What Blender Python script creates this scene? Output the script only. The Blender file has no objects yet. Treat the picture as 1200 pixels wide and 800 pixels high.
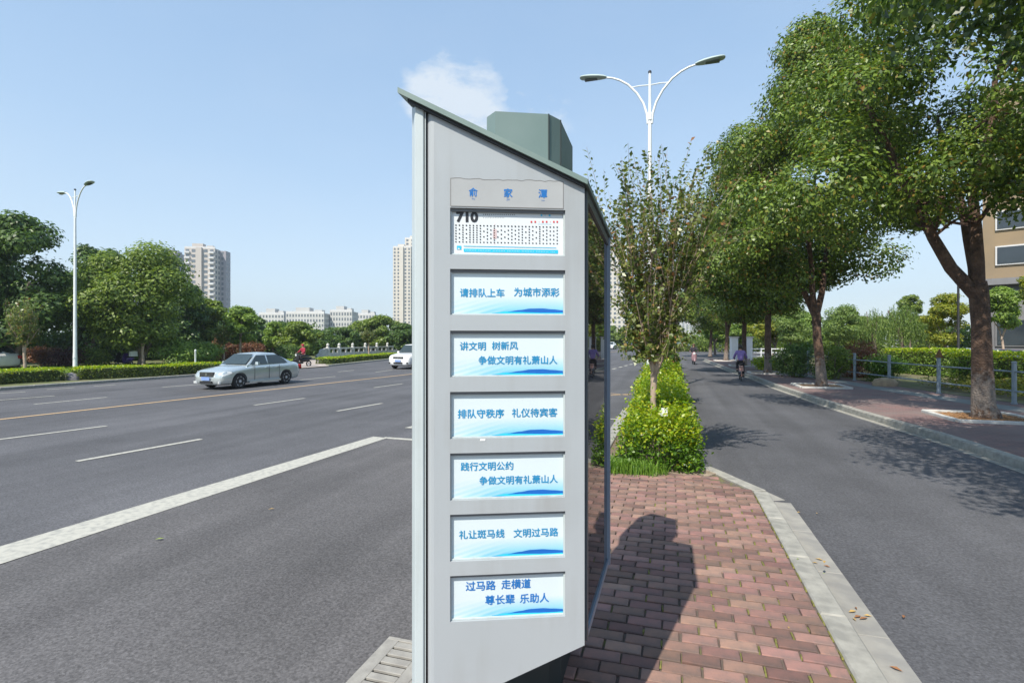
import bpy, bmesh, math, random
import numpy as np
from mathutils import Vector, Matrix, Euler

# ------------------------------------------------------------------ camera, sky, sun, exposure
S = bpy.context.scene
COL = S.collection
H, F, YH, TH = 2.05, 610.0, 397.0, math.radians(16.96)
SN, CS = math.sin(TH), math.cos(TH)
camd = bpy.data.cameras.new("camera"); cam = bpy.data.objects.new("camera", camd); COL.objects.link(cam)
cam.location = (0, 0, H); cam.rotation_euler = (math.radians(90), 0, TH)
camd.sensor_width = 36; camd.lens = 36 * F / 1200; camd.shift_y = -0.0025
camd.clip_start = 0.05; camd.clip_end = 5000
S.camera = cam
S.view_settings.view_transform = 'Standard'; S.view_settings.look = 'None'
S.view_settings.exposure = 0.55; S.view_settings.gamma = 1

SUNV = Vector((-0.206, -0.83, 1.0)).normalized()
world = bpy.data.worlds.new("World"); S.world = world; world.use_nodes = True
nt = world.node_tree; nt.nodes.clear()
wo = nt.nodes.new('ShaderNodeOutputWorld'); bg = nt.nodes.new('ShaderNodeBackground')
sky = nt.nodes.new('ShaderNodeTexSky'); sky.sky_type = 'NISHITA'; sky.sun_disc = False
sky.sun_elevation = math.asin(SUNV.z); sky.sun_rotation = math.atan2(SUNV.x, SUNV.y)
sky.altitude = 0; sky.air_density = 1.1; sky.dust_density = 0.6; sky.ozone_density = 2.0
bg.inputs['Strength'].default_value = 0.13
# thin high cloud and one soft cumulus in the sky
tc = nt.nodes.new('ShaderNodeTexCoord')
nz = nt.nodes.new('ShaderNodeTexNoise'); nz.inputs['Scale'].default_value = 13.0; nz.inputs['Detail'].default_value = 7; nz.inputs['Roughness'].default_value = .62
mp = nt.nodes.new('ShaderNodeMapping'); mp.inputs['Scale'].default_value = (1, 1, 2.2)
nt.links.new(tc.outputs['Generated'], mp.inputs['Vector']); nt.links.new(mp.outputs[0], nz.inputs['Vector'])
def cam_dir(px, py):
    xc, zc, u = (px - 600) / F, 1.0, (YH - py) / F
    return Vector((xc * CS - zc * SN, xc * SN + zc * CS, u)).normalized()
def blob(px, py, half_deg, amount):
    d = cam_dir(px, py)
    dot = nt.nodes.new('ShaderNodeVectorMath'); dot.operation = 'DOT_PRODUCT'
    nrm = nt.nodes.new('ShaderNodeVectorMath'); nrm.operation = 'NORMALIZE'
    nt.links.new(tc.outputs['Generated'], nrm.inputs[0]); nt.links.new(nrm.outputs[0], dot.inputs[0]); dot.inputs[1].default_value = d
    mr = nt.nodes.new('ShaderNodeMapRange'); mr.inputs['From Min'].default_value = math.cos(math.radians(half_deg)); mr.inputs['From Max'].default_value = 1.0
    mr.inputs['To Min'].default_value = 0; mr.inputs['To Max'].default_value = amount; mr.interpolation_type = 'SMOOTHSTEP'
    nt.links.new(dot.outputs['Value'], mr.inputs['Value'])
    return mr.outputs[0]
def wmath(op, a, b):
    m = nt.nodes.new('ShaderNodeMath'); m.operation = op
    for i, v in enumerate((a, b)):
        if isinstance(v, (int, float)): m.inputs[i].default_value = v
        else: nt.links.new(v, m.inputs[i])
    return m.outputs[0]
lump = wmath('MAXIMUM', blob(520, 116, 5.2, 1.1), blob(556, 122, 4.8, 1.0))
lump = wmath('MAXIMUM', lump, blob(625, 135, 5.0, .38))
rng = nt.nodes.new('ShaderNodeMapRange'); rng.inputs['From Min'].default_value = .14; rng.inputs['From Max'].default_value = .48; rng.interpolation_type = 'SMOOTHSTEP'
nt.links.new(nz.outputs['Fac'], rng.inputs['Value'])
cm = wmath('ADD', lump, wmath('MULTIPLY', wmath('SUBTRACT', nz.outputs['Fac'], .5), 2.6))
cm = wmath('MULTIPLY', wmath('MAXIMUM', wmath('MULTIPLY', wmath('SUBTRACT', cm, .32), 1.25), 0.0), wmath('MINIMUM', wmath('MULTIPLY', lump, 3.0), 1.0))
cm = wmath('MINIMUM', cm, .82)
nz2 = nt.nodes.new('ShaderNodeTexNoise'); nz2.inputs['Scale'].default_value = 2.3; nz2.inputs['Detail'].default_value = 4
nt.links.new(mp.outputs[0], nz2.inputs['Vector'])
rg2 = nt.nodes.new('ShaderNodeMapRange'); rg2.inputs['From Min'].default_value = .42; rg2.inputs['From Max'].default_value = .75; rg2.inputs['To Max'].default_value = .10
nt.links.new(nz2.outputs['Fac'], rg2.inputs['Value'])
cm = wmath('MINIMUM', wmath('ADD', cm, rg2.outputs[0]), 1.0)
mixc = nt.nodes.new('ShaderNodeMix'); mixc.data_type = 'RGBA'
# pale summer haze that thickens towards the horizon, the same all round
sepz = nt.nodes.new('ShaderNodeSeparateXYZ'); nrmz = nt.nodes.new('ShaderNodeVectorMath'); nrmz.operation = 'NORMALIZE'
nt.links.new(tc.outputs['Generated'], nrmz.inputs[0]); nt.links.new(nrmz.outputs[0], sepz.inputs[0])
hz = nt.nodes.new('ShaderNodeValToRGB'); he = hz.color_ramp.elements
he[0].position = 0; he[0].color = (.75, .75, .75, 1); he[1].position = .85; he[1].color = (.52, .52, .52, 1); k_ = he.new(.25); k_.color = (.68, .68, .68, 1)
hc = nt.nodes.new('ShaderNodeValToRGB'); ce_ = hc.color_ramp.elements
ce_[0].position = 0; ce_[0].color = (.66, .77, .85, 1); ce_[1].position = .7; ce_[1].color = (.30, .49, .76, 1); k_ = ce_.new(.3); k_.color = (.45, .62, .81, 1)
nt.links.new(sepz.outputs[2], hz.inputs[0]); nt.links.new(sepz.outputs[2], hc.inputs[0])
vs_ = nt.nodes.new('ShaderNodeVectorMath'); vs_.operation = 'SCALE'; vs_.inputs['Scale'].default_value = 6.5; nt.links.new(hc.outputs[0], vs_.inputs[0])
mh = nt.nodes.new('ShaderNodeMix'); mh.data_type = 'RGBA'; nt.links.new(hz.outputs[0], mh.inputs['Factor']); nt.links.new(sky.outputs[0], mh.inputs['A']); nt.links.new(vs_.outputs[0], mh.inputs['B'])
nt.links.new(cm, mixc.inputs['Factor']); nt.links.new(mh.outputs['Result'], mixc.inputs['A']); mixc.inputs['B'].default_value = (4.3, 4.7, 5.1, 1)
nt.links.new(mixc.outputs['Result'], bg.inputs['Color']); nt.links.new(bg.outputs[0], wo.inputs['Surface'])

sd = bpy.data.lights.new("sun", 'SUN'); sun = bpy.data.objects.new("sun", sd); COL.objects.link(sun)
sd.energy = 4.4; sd.angle = math.radians(0.5); sd.color = (1.0, 0.93, 0.82)
sun.rotation_euler = SUNV.to_track_quat('Z', 'Y').to_euler(); sun.location = (-20, -60, 80)

R_ = random.Random(7)
NP = np.random.default_rng(11)
def G(px, py, z=0.0):                       # point of the plane z that the photograph shows at px, py
    zc = (H - z) * F / (py - YH); xc = (px - 600) / F * zc
    return Vector((xc * CS - zc * SN, xc * SN + zc * CS, z))
def D(px, zc, z=0.0):                       # point at depth zc in direction px
    xc = (px - 600) / F * zc
    return Vector((xc * CS - zc * SN, xc * SN + zc * CS, z))
def ZH(py, zc): return H + (YH - py) / F * zc

# ------------------------------------------------------------------ helpers
def tag(o, label=None, cat=None, group=None, kind=None):
    if label: o['label'] = label
    if cat: o['category'] = cat
    if group: o['group'] = group
    if kind: o['kind'] = kind
    return o
def empty(name, loc=(0, 0, 0), rz=0.0):
    o = bpy.data.objects.new(name, None); COL.objects.link(o)
    o.location = loc; o.rotation_euler = (0, 0, rz); o.empty_display_size = .2
    return o
def link(name, me, parent=None, loc=None):
    o = bpy.data.objects.new(name, me); COL.objects.link(o)
    if parent is not None: o.parent = parent
    if loc is not None: o.location = loc
    return o
def copy_tree(o, parent=None):
    c = o.copy(); COL.objects.link(c); c.parent = parent
    for ch in list(o.children): copy_tree(ch, c)
    return c

class MB:
    def __init__(s): s.v = []; s.f = []
    def add(s, vs, fs):
        n = len(s.v); s.v += [tuple(p) for p in vs]; s.f += [tuple(i + n for i in f) for f in fs]; return s
    def box(s, c, d, rz=0.0, taper=1.0, bev=0.0):
        cx, cy, cz = c; a, b, h = d[0] / 2, d[1] / 2, d[2] / 2; co, si = math.cos(rz), math.sin(rz)
        if bev > 0:
            vs = []
            for z, k in ((-h, 0), (h - bev, 0), (h, bev)):
                for x, y in ((-a, -b), (a, -b), (a, b), (-a, b)):
                    x -= math.copysign(k, x); y -= math.copysign(k, y); vs.append((cx + x * co - y * si, cy + x * si + y * co, cz + z))
            fs = [(3, 2, 1, 0), (8, 9, 10, 11)]
            for r in (0, 4):
                for i in range(4): j = (i + 1) % 4; fs.append((r + i, r + j, r + 4 + j, r + 4 + i))
            return s.add(vs, fs)
        vs = []
        for z, t in ((-h, 1), (h, taper)):
            for x, y in ((-a, -b), (a, -b), (a, b), (-a, b)):
                vs.append((cx + t * (x * co - y * si), cy + t * (x * si + y * co), cz + z))
        return s.add(vs, [(3, 2, 1, 0), (4, 5, 6, 7), (0, 1, 5, 4), (1, 2, 6, 5), (2, 3, 7, 6), (3, 0, 4, 7)])
    def prism(s, poly, z0, z1):               # z0, z1 numbers or functions of x, y; poly counter-clockwise
        f0 = z0 if callable(z0) else (lambda x, y: z0); f1 = z1 if callable(z1) else (lambda x, y: z1)
        n = len(poly)
        vs = [(p[0], p[1], f0(p[0], p[1])) for p in poly] + [(p[0], p[1], f1(p[0], p[1])) for p in poly]
        fs = [tuple(range(n - 1, -1, -1)), tuple(range(n, 2 * n))] + [(i, (i + 1) % n, n + (i + 1) % n, n + i) for i in range(n)]
        return s.add(vs, fs)
    def tube(s, path, rad, n=8, cap=True):
        path = [Vector(p) for p in path]
        if not isinstance(rad, (list, tuple)): rad = [rad] * len(path)
        vs, fs = [], []; prev = None
        for i, p in enumerate(path):
            t = (path[min(i + 1, len(path) - 1)] - path[max(i - 1, 0)])
            t = t.normalized() if t.length > 1e-9 else Vector((0, 0, 1))
            if prev is None: u = t.cross(Vector((0, 0, 1)) if abs(t.z) < .95 else Vector((1, 0, 0))).normalized()
            else: u = (prev - t * prev.dot(t)).normalized()
            prev = u; w = t.cross(u)
            for k in range(n):
                a = 2 * math.pi * k / n; vs.append(p + (u * math.cos(a) + w * math.sin(a)) * rad[i])
        for i in range(len(path) - 1):
            for k in range(n):
                j = (k + 1) % n; fs.append((i * n + k, i * n + j, (i + 1) * n + j, (i + 1) * n + k))
        if cap: fs.append(tuple(range(n - 1, -1, -1))); fs.append(tuple((len(path) - 1) * n + k for k in range(n)))
        return s.add(vs, fs)
    def lathe(s, c, prof, n=16, axis='z'):    # prof: (radius, height)
        vs, fs = [], []
        for r, z in prof:
            for k in range(n):
                a = 2 * math.pi * k / n; x, y = r * math.cos(a), r * math.sin(a)
                vs.append((c[0] + x, c[1] + y, c[2] + z) if axis == 'z' else ((c[0] + x, c[1] + z, c[2] + y) if axis == 'y' else (c[0] + z, c[1] + x, c[2] + y)))
        for i in range(len(prof) - 1):
            for k in range(n):
                j = (k + 1) % n; fs.append((i * n + k, i * n + j, (i + 1) * n + j, (i + 1) * n + k))
        fs.append(tuple(range(n - 1, -1, -1))); fs.append(tuple((len(prof) - 1) * n + k for k in range(n)))
        return s.add(vs, fs)
    def quad(s, *p): return s.add(p, [tuple(range(len(p)))])
    def mesh(s, name, m=None, smooth=None, recalc=True):
        me = bpy.data.meshes.new(name); me.from_pydata(s.v, [], s.f)
        if recalc:
            bm = bmesh.new(); bm.from_mesh(me); bmesh.ops.recalc_face_normals(bm, faces=bm.faces); bm.to_mesh(me); bm.free()
        if m: me.materials.append(m)
        if smooth is not None:
            me.polygons.foreach_set('use_smooth', [True] * len(me.polygons)); me.set_sharp_from_angle(angle=math.radians(smooth))
        me.update(); return me
    def build(s, name, m=None, parent=None, smooth=None, recalc=True, loc=None):
        return link(name, s.mesh(name, m, smooth, recalc), parent, loc)

# ------------------------------------------------------------------ materials
MATS = {}
def mat(name, c1, c2=None, scale=3.0, rough=.6, bump=0.0, bscale=None, metal=0.0, coat=0.0, spec=.5, rnd=None, detail=6, coord='Object', strength=.4, lo=.35, hi=.65, ior=None):
    if name in MATS: return MATS[name]
    m = bpy.data.materials.new(name); m.use_nodes = True; t = m.node_tree; b = t.nodes['Principled BSDF']
    b.inputs['Roughness'].default_value = rough; b.inputs['Metallic'].default_value = metal
    b.inputs['Coat Weight'].default_value = coat; b.inputs['Coat Roughness'].default_value = .06
    b.inputs['Specular IOR Level'].default_value = spec
    if ior: b.inputs['IOR'].default_value = ior
    co = t.nodes.new('ShaderNodeTexCoord')
    n = t.nodes.new('ShaderNodeTexNoise'); n.inputs['Scale'].default_value = scale; n.inputs['Detail'].default_value = detail
    t.links.new(co.outputs[coord], n.inputs['Vector'])
    c2 = c2 or tuple(x * .86 for x in c1)
    mr = t.nodes.new('ShaderNodeMapRange'); mr.inputs['From Min'].default_value = lo; mr.inputs['From Max'].default_value = hi
    t.links.new(n.outputs['Fac'], mr.inputs['Value'])
    mx = t.nodes.new('ShaderNodeMix'); mx.data_type = 'RGBA'; t.links.new(mr.outputs[0], mx.inputs['Factor'])
    mx.inputs['A'].default_value = (*c1, 1); mx.inputs['B'].default_value = (*c2, 1)
    out = mx.outputs['Result']
    if rnd:                                     # rnd = ('object'|'island', amount)
        if rnd[0] == 'object': r = t.nodes.new('ShaderNodeObjectInfo').outputs['Random']
        else: r = t.nodes.new('ShaderNodeNewGeometry').outputs['Random Per Island']
        rr = t.nodes.new('ShaderNodeMapRange'); rr.inputs['To Min'].default_value = 1 - rnd[1]; rr.inputs['To Max'].default_value = 1 + rnd[1]
        t.links.new(r, rr.inputs['Value'])
        hs = t.nodes.new('ShaderNodeHueSaturation'); t.links.new(out, hs.inputs['Color']); t.links.new(rr.outputs[0], hs.inputs['Value'])
        if len(rnd) > 2:
            r2 = t.nodes.new('ShaderNodeMath'); r2.operation = 'MULTIPLY'; r2.inputs[1].default_value = 7.31; t.links.new(r, r2.inputs[0])
            r3 = t.nodes.new('ShaderNodeMath'); r3.operation = 'FRACT'; t.links.new(r2.outputs[0], r3.inputs[0])
            r4 = t.nodes.new('ShaderNodeMapRange'); r4.inputs['To Min'].default_value = .5 - rnd[2]; r4.inputs['To Max'].default_value = .5 + rnd[2]
            t.links.new(r3.outputs[0], r4.inputs['Value']); t.links.new(r4.outputs[0], hs.inputs['Hue'])
        out = hs.outputs[0]
    t.links.new(out, b.inputs['Base Color'])
    if bump:
        n2 = t.nodes.new('ShaderNodeTexNoise'); n2.inputs['Scale'].default_value = bscale or scale * 8; n2.inputs['Detail'].default_value = 4
        t.links.new(co.outputs[coord], n2.inputs['Vector'])
        bp = t.nodes.new('ShaderNodeBump'); bp.inputs['Strength'].default_value = strength; bp.inputs['Distance'].default_value = bump
        t.links.new(n2.outputs['Fac'], bp.inputs['Height']); t.links.new(bp.outputs[0], b.inputs['Normal'])
    MATS[name] = m; return m

def leafmat(name, c1, c2, c3=None, trans=.35, rough=.45):
    m = bpy.data.materials.new(name); m.use_nodes = True; t = m.node_tree; b = t.nodes['Principled BSDF']
    r = t.nodes.new('ShaderNodeNewGeometry').outputs['Random Per Island']
    cr = t.nodes.new('ShaderNodeValToRGB'); e = cr.color_ramp.elements
    e[0].position = 0; e[0].color = (*c1, 1); e[1].position = .9; e[1].color = (*c2, 1)
    if c3: k = e.new(.985); k.color = (*c3, 1)
    t.links.new(r, cr.inputs[0]); t.links.new(cr.outputs[0], b.inputs['Base Color'])
    b.inputs['Roughness'].default_value = rough; b.inputs['Specular IOR Level'].default_value = .45
    tr = t.nodes.new('ShaderNodeBsdfTranslucent'); mx = t.nodes.new('ShaderNodeMixShader'); mx.inputs[0].default_value = trans
    hs = t.nodes.new('ShaderNodeHueSaturation'); hs.inputs['Value'].default_value = 1.5; hs.inputs['Saturation'].default_value = 1.1
    t.links.new(cr.outputs[0], hs.inputs['Color']); t.links.new(hs.outputs[0], tr.inputs['Color'])
    t.links.new(b.outputs[0], mx.inputs[1]); t.links.new(tr.outputs[0], mx.inputs[2]); t.links.new(mx.outputs[0], t.nodes['Material Output'].inputs['Surface'])
    return m
def asphalt(name, base, tint=1.0, grain=1.0):
    m = bpy.data.materials.new(name); m.use_nodes = True; t = m.node_tree; b = t.nodes['Principled BSDF']
    co = t.nodes.new('ShaderNodeTexCoord')
    def noise(sc, de, ro=.5):
        n = t.nodes.new('ShaderNodeTexNoise'); n.inputs['Scale'].default_value = sc; n.inputs['Detail'].default_value = de; n.inputs['Roughness'].default_value = ro
        t.links.new(co.outputs['Object'], n.inputs['Vector']); return n.outputs['Fac']
    def rngv(v, a, bb, c, d):
        r = t.nodes.new('ShaderNodeMapRange'); r.inputs['From Min'].default_value = a; r.inputs['From Max'].default_value = bb; r.inputs['To Min'].default_value = c; r.inputs['To Max'].default_value = d
        t.links.new(v, r.inputs['Value']); return r.outputs[0]
    def mul(a, bb):
        k = t.nodes.new('ShaderNodeMath'); k.operation = 'MULTIPLY'; t.links.new(a, k.inputs[0]); t.links.new(bb, k.inputs[1]); return k.outputs[0]
    vo = t.nodes.new('ShaderNodeTexVoronoi'); vo.inputs['Scale'].default_value = 75; t.links.new(co.outputs['Object'], vo.inputs['Vector'])
    sp = t.nodes.new('ShaderNodeSeparateColor'); t.links.new(vo.outputs['Color'], sp.inputs[0])
    g = rngv(sp.outputs[0], 0, 1, 1 - .24 * grain, 1 + .24 * grain)
    g = mul(g, rngv(noise(38, 3), .3, .7, .8, 1.2))
    g = mul(g, rngv(noise(.35, 6, .65), .35, .65, .82, 1.14))
    # long streaks along the wheel tracks
    mpn = t.nodes.new('ShaderNodeMapping'); mpn.inputs['Rotation'].default_value = (0, 0, math.radians(5.3)); mpn.inputs['Scale'].default_value = (1.1, .04, 1)
    t.links.new(co.outputs['Object'], mpn.inputs['Vector'])
    ns = t.nodes.new('ShaderNodeTexNoise'); ns.inputs['Scale'].default_value = 1.6; ns.inputs['Detail'].default_value = 4; t.links.new(mpn.outputs[0], ns.inputs['Vector'])
    g = mul(g, rngv(ns.outputs['Fac'], .35, .65, .86, 1.1))
    vm = t.nodes.new('ShaderNodeVectorMath'); vm.operation = 'SCALE'; vm.inputs[0].default_value = base; t.links.new(g, vm.inputs['Scale'])
    t.links.new(vm.outputs[0], b.inputs['Base Color']); b.inputs['Roughness'].default_value = .82; b.inputs['Specular IOR Level'].default_value = .3
    bp = t.nodes.new('ShaderNodeBump'); bp.inputs['Strength'].default_value = .35; bp.inputs['Distance'].default_value = .008
    t.links.new(sp.outputs[1], bp.inputs['Height']); t.links.new(bp.outputs[0], b.inputs['Normal'])
    return m

M_ASPH = asphalt("asphalt", (.098, .098, .104)); M_ASPH2 = asphalt("asphalt_bay", (.110, .106, .107)); M_ASPH3 = asphalt("asphalt_lane", (.094, .095, .103), grain=.8)
M_WHITE = mat("road_paint_white", (.44, .43, .375), (.26, .26, .24), 14, .75, .001, 90, lo=.45, hi=.78, coord='Object')
M_YELL = mat("road_paint_yellow", (.56, .38, .20), (.36, .27, .17), 16, .75, lo=.4, hi=.75)
M_CONC = mat("kerb_concrete", (.36, .35, .31), (.25, .245, .22), 9, .85, .003, 70, rnd=('object', .07))
M_CONC2 = mat("gutter_concrete", (.31, .30, .27), (.24, .235, .22), 6, .85, .003, 60, rnd=('object', .06))
M_BRICK = mat("paving_brick", (.265, .150, .120), (.16, .112, .098), 9, .95, .006, 60, rnd=('object', .34, .014))
M_BRICKI = mat("paving_brick_field", (.265, .150, .120), (.16, .112, .098), 9, .95, .006, 60, rnd=('island', .28, .012))
M_JOINT = mat("joint_sand_moss", (.12, .095, .08), (.15, .15, .05), 5, .95, .004, 50, lo=.5, hi=.62)
M_MOSS = mat("moss", (.18, .17, .04), (.11, .11, .03), 40, .95, .006, 120)
M_SOIL = mat("soil", (.20, .15, .10), (.12, .09, .06), 6, .95, .02, 30)
M_GROUND = mat("lawn_ground", (.07, .10, .03), (.10, .11, .05), 2, .95, .03, 20)
M_SIGN = mat("sign_grey_paint", (.37, .40, .42), (.35, .38, .40), 1.5, .42, spec=.45)
def wear(m, amt=.16, sc=14):
    t = m.node_tree; b = t.nodes['Principled BSDF']; src = b.inputs['Base Color'].links[0].from_socket
    co = t.nodes.new('ShaderNodeTexCoord'); mp_ = t.nodes.new('ShaderNodeMapping'); mp_.inputs['Scale'].default_value = (sc, sc, .7); t.links.new(co.outputs['Object'], mp_.inputs[0])
    n = t.nodes.new('ShaderNodeTexNoise'); n.inputs['Scale'].default_value = 1; n.inputs['Detail'].default_value = 5; t.links.new(mp_.outputs[0], n.inputs['Vector'])
    n2 = t.nodes.new('ShaderNodeTexNoise'); n2.inputs['Scale'].default_value = 2.2; n2.inputs['Detail'].default_value = 7; t.links.new(co.outputs['Object'], n2.inputs['Vector'])
    ml = t.nodes.new('ShaderNodeMath'); ml.operation = 'MULTIPLY'; t.links.new(n.outputs['Fac'], ml.inputs[0]); t.links.new(n2.outputs['Fac'], ml.inputs[1])
    mr = t.nodes.new('ShaderNodeMapRange'); mr.inputs['From Min'].default_value = .22; mr.inputs['From Max'].default_value = .42; mr.inputs['To Max'].default_value = amt; t.links.new(ml.outputs[0], mr.inputs['Value'])
    mx = t.nodes.new('ShaderNodeMix'); mx.data_type = 'RGBA'; t.links.new(mr.outputs[0], mx.inputs['Factor']); t.links.new(src, mx.inputs['A']); mx.inputs['B'].default_value = (.22, .21, .19, 1); t.links.new(mx.outputs['Result'], b.inputs['Base Color'])
    rr = t.nodes.new('ShaderNodeMapRange'); rr.inputs['To Min'].default_value = .3; rr.inputs['To Max'].default_value = .55; t.links.new(n2.outputs['Fac'], rr.inputs['Value']); t.links.new(rr.outputs[0], b.inputs['Roughness'])
wear(M_SIGN, .32)
M_SIGNL = mat("sign_light_trim", (.50, .56, .57), (.47, .53, .54), 2, .35)
wear(M_SIGNL, .3, 30)
M_SIGND = mat("sign_dark_trim", (.10, .115, .125), None, 3, .4)
M_ROOF = mat("sign_roof_green", (.20, .27, .25), (.165, .23, .21), 6, .5)
M_CORE = mat("sign_core_green", (.17, .235, .225), (.145, .21, .20), 4, .5)
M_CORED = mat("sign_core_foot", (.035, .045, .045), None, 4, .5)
M_DGLASS = mat("dark_tinted_glass", (.035, .028, .028), None, 2, .015, spec=1.0, ior=1.9)
M_BLUEPR = mat("print_blue", (.012, .17, .52), None, 3, .4)
M_TEALPR = mat("print_teal", (.012, .25, .50), None, 3, .4)
M_BLACKPR = mat("print_black", (.02, .02, .025), None, 3, .4)
M_GREYPR = mat("print_grey", (.10, .10, .11), None, 3, .4)
M_CYANPR = mat("print_cyan", (.03, .50, .78), None, 3, .4)
M_REDPR = mat("print_red", (.65, .04, .04), None, 3, .4)
M_WHITEPR = mat("print_white", (.80, .83, .82), None, 3, .35)
M_GRATE = mat("grate_concrete", (.33, .32, .29), (.25, .24, .22), 12, .85, .003, 80)
M_HOLE = mat("drain_slot_dark", (.012, .012, .012), None, 3, .9)
M_WPAINT = mat("lamp_white_paint", (.76, .79, .80), (.70, .73, .74), 3, .35)
M_LAMPH = mat("lamp_head_grey", (.42, .50, .48), (.36, .44, .42), 5, .4)
M_LAMPL = mat("lamp_lens", (.10, .12, .13), None, 3, .15)
M_BARK = mat("camphor_bark", (.15, .092, .062), (.065, .042, .032), 6, .95, .06, 22, strength=.9)
def bark_white():
    m = mat("bark_with_worn_whitewash", (.15, .092, .062), (.065, .042, .032), 6, .95, .06, 22, strength=.9); t = m.node_tree; b = t.nodes['Principled BSDF']
    src = b.inputs['Base Color'].links[0].from_socket; co = t.nodes.new('ShaderNodeTexCoord'); sp = t.nodes.new('ShaderNodeSeparateXYZ'); t.links.new(co.outputs['Object'], sp.inputs[0])
    n = t.nodes.new('ShaderNodeTexNoise'); n.inputs['Scale'].default_value = 11; n.inputs['Detail'].default_value = 6; t.links.new(co.outputs['Object'], n.inputs['Vector'])
    ad = t.nodes.new('ShaderNodeMath'); ad.operation = 'MULTIPLY_ADD'; t.links.new(n.outputs['Fac'], ad.inputs[0]); ad.inputs[1].default_value = 1.5; t.links.new(sp.outputs[2], ad.inputs[2])
    mr = t.nodes.new('ShaderNodeMapRange'); mr.inputs['From Min'].default_value = 1.55; mr.inputs['From Max'].default_value = 1.95; mr.inputs['To Min'].default_value = .55; mr.inputs['To Max'].default_value = 0; t.links.new(ad.outputs[0], mr.inputs['Value'])
    lo_ = t.nodes.new('ShaderNodeMapRange'); lo_.inputs['From Min'].default_value = .75; lo_.inputs['From Max'].default_value = 1.0; t.links.new(ad.outputs[0], lo_.inputs['Value'])
    ml = t.nodes.new('ShaderNodeMath'); ml.operation = 'MULTIPLY'; t.links.new(mr.outputs[0], ml.inputs[0]); t.links.new(lo_.outputs[0], ml.inputs[1])
    mx = t.nodes.new('ShaderNodeMix'); mx.data_type = 'RGBA'; t.links.new(ml.outputs[0], mx.inputs['Factor']); t.links.new(src, mx.inputs['A']); mx.inputs['B'].default_value = (.31, .28, .25, 1); t.links.new(mx.outputs['Result'], b.inputs['Base Color'])
    return m
M_BARKWT = bark_white()
M_PALEB = mat("pale_bark", (.42, .33, .26), (.27, .20, .15), 9, .85, .008, 40)
M_GREYB = mat("grey_bark", (.20, .16, .13), (.12, .09, .075), 9, .9, .02, 30)
L_CAMPH = leafmat("camphor_leaf", (.035, .075, .012), (.22, .315, .05), (.30, .18, .04), .26, .40)
L_CAMPH2 = leafmat("camphor_leaf_green", (.025, .06, .015), (.11, .175, .03), (.2, .2, .04), .28, .42)
L_MYRT = leafmat("myrtle_leaf", (.05, .10, .025), (.22, .25, .06), (.30, .15, .06), .35, .35)
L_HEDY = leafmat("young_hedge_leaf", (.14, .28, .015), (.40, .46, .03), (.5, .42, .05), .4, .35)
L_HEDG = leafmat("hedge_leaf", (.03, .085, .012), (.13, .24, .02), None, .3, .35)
L_CLIP = leafmat("clipped_hedge_leaf", (.035, .07, .015), (.15, .19, .03), None, .25, .5)
L_DARK = leafmat("dark_park_leaf", (.035, .08, .02), (.13, .21, .045), None, .3, .45)
L_MID = leafmat("mid_park_leaf", (.07, .125, .022), (.24, .32, .055), None, .35, .45)
L_BRI = leafmat("bright_park_leaf", (.09, .17, .03), (.25, .36, .06), None, .35, .45)
L_WILL = leafmat("willow_leaf", (.08, .15, .04), (.25, .34, .09), None, .4, .5)
L_RED = leafmat("red_shrub_leaf", (.12, .05, .025), (.27, .12, .06), (.1, .12, .03), .3, .5)
L_PURP = leafmat("purple_shrub_leaf", (.045, .02, .028), (.11, .05, .05), None, .25, .5)
L_YEL = leafmat("yellow_tree_leaf", (.12, .19, .02), (.34, .34, .04), None, .4, .5)
L_GRASS = leafmat("grass_blade", (.05, .14, .015), (.22, .36, .05), None, .35, .5)
M_STEEL = mat("fence_blue_grey_steel", (.27, .33, .39), (.22, .27, .32), 5, .45)
M_STONEW = mat("balustrade_stone", (.58, .58, .55), (.46, .46, .44), 3, .85)
M_SILV = mat("silver_car_paint", (.60, .66, .66), (.57, .63, .63), 2, .25, metal=.6, coat=1.0)
M_WCAR = mat("white_car_paint", (.76, .77, .77), None, 2, .25, coat=.8)
M_DCAR = mat("dark_blue_car_paint", (.05, .05, .11), None, 2, .25, coat=.8)
M_GLASS = mat("car_glass", (.035, .05, .05), None, 2, .04, spec=.9)
M_TYRE = mat("tyre_rubber", (.018, .018, .019), None, 8, .8)
M_RIM = mat("wheel_cover_silver", (.55, .57, .58), None, 4, .4)
M_BLK = mat("black_plastic", (.02, .02, .022), None, 4, .5)
M_HEADL = mat("headlight_glass", (.72, .74, .72), (.45, .48, .5), 30, .1, coat=.8)
M_TAILL = mat("tail_light_red", (.4, .02, .02), None, 4, .2)
M_AMBER = mat("amber_lens", (.7, .3, .06), None, 4, .3)
M_PLATE = mat("licence_plate", (.22, .33, .62), None, 4, .4)
M_CHROME = mat("chrome", (.7, .7, .7), None, 4, .15, metal=1)
M_DMET = mat("dark_metal", (.06, .06, .065), None, 4, .4, metal=.6)
M_SKIN = mat("skin", (.45, .27, .19), None, 6, .55)
M_HAIR = mat("black_hair", (.018, .014, .013), None, 30, .5)
M_HAIRB = mat("brown_hair", (.10, .05, .03), None, 30, .5)
M_PURP = mat("purple_shirt_cloth", (.27, .19, .47), (.23, .16, .41), 12, .85)
M_BLKC = mat("black_cloth", (.025, .022, .028), None, 12, .85)
M_DARKC = mat("dark_coat_cloth", (.04, .035, .05), None, 12, .85)
M_REDC = mat("red_jacket_cloth", (.34, .02, .05), None, 12, .85)
M_PINK = mat("pink_basket_plastic", (.60, .36, .33), None, 6, .5)
M_PINKS = mat("pink_scooter_paint", (.34, .20, .22), None, 4, .3, coat=.4)
M_BLUES = mat("violet_scooter_paint", (.09, .05, .25), None, 4, .3, coat=.4)
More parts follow.
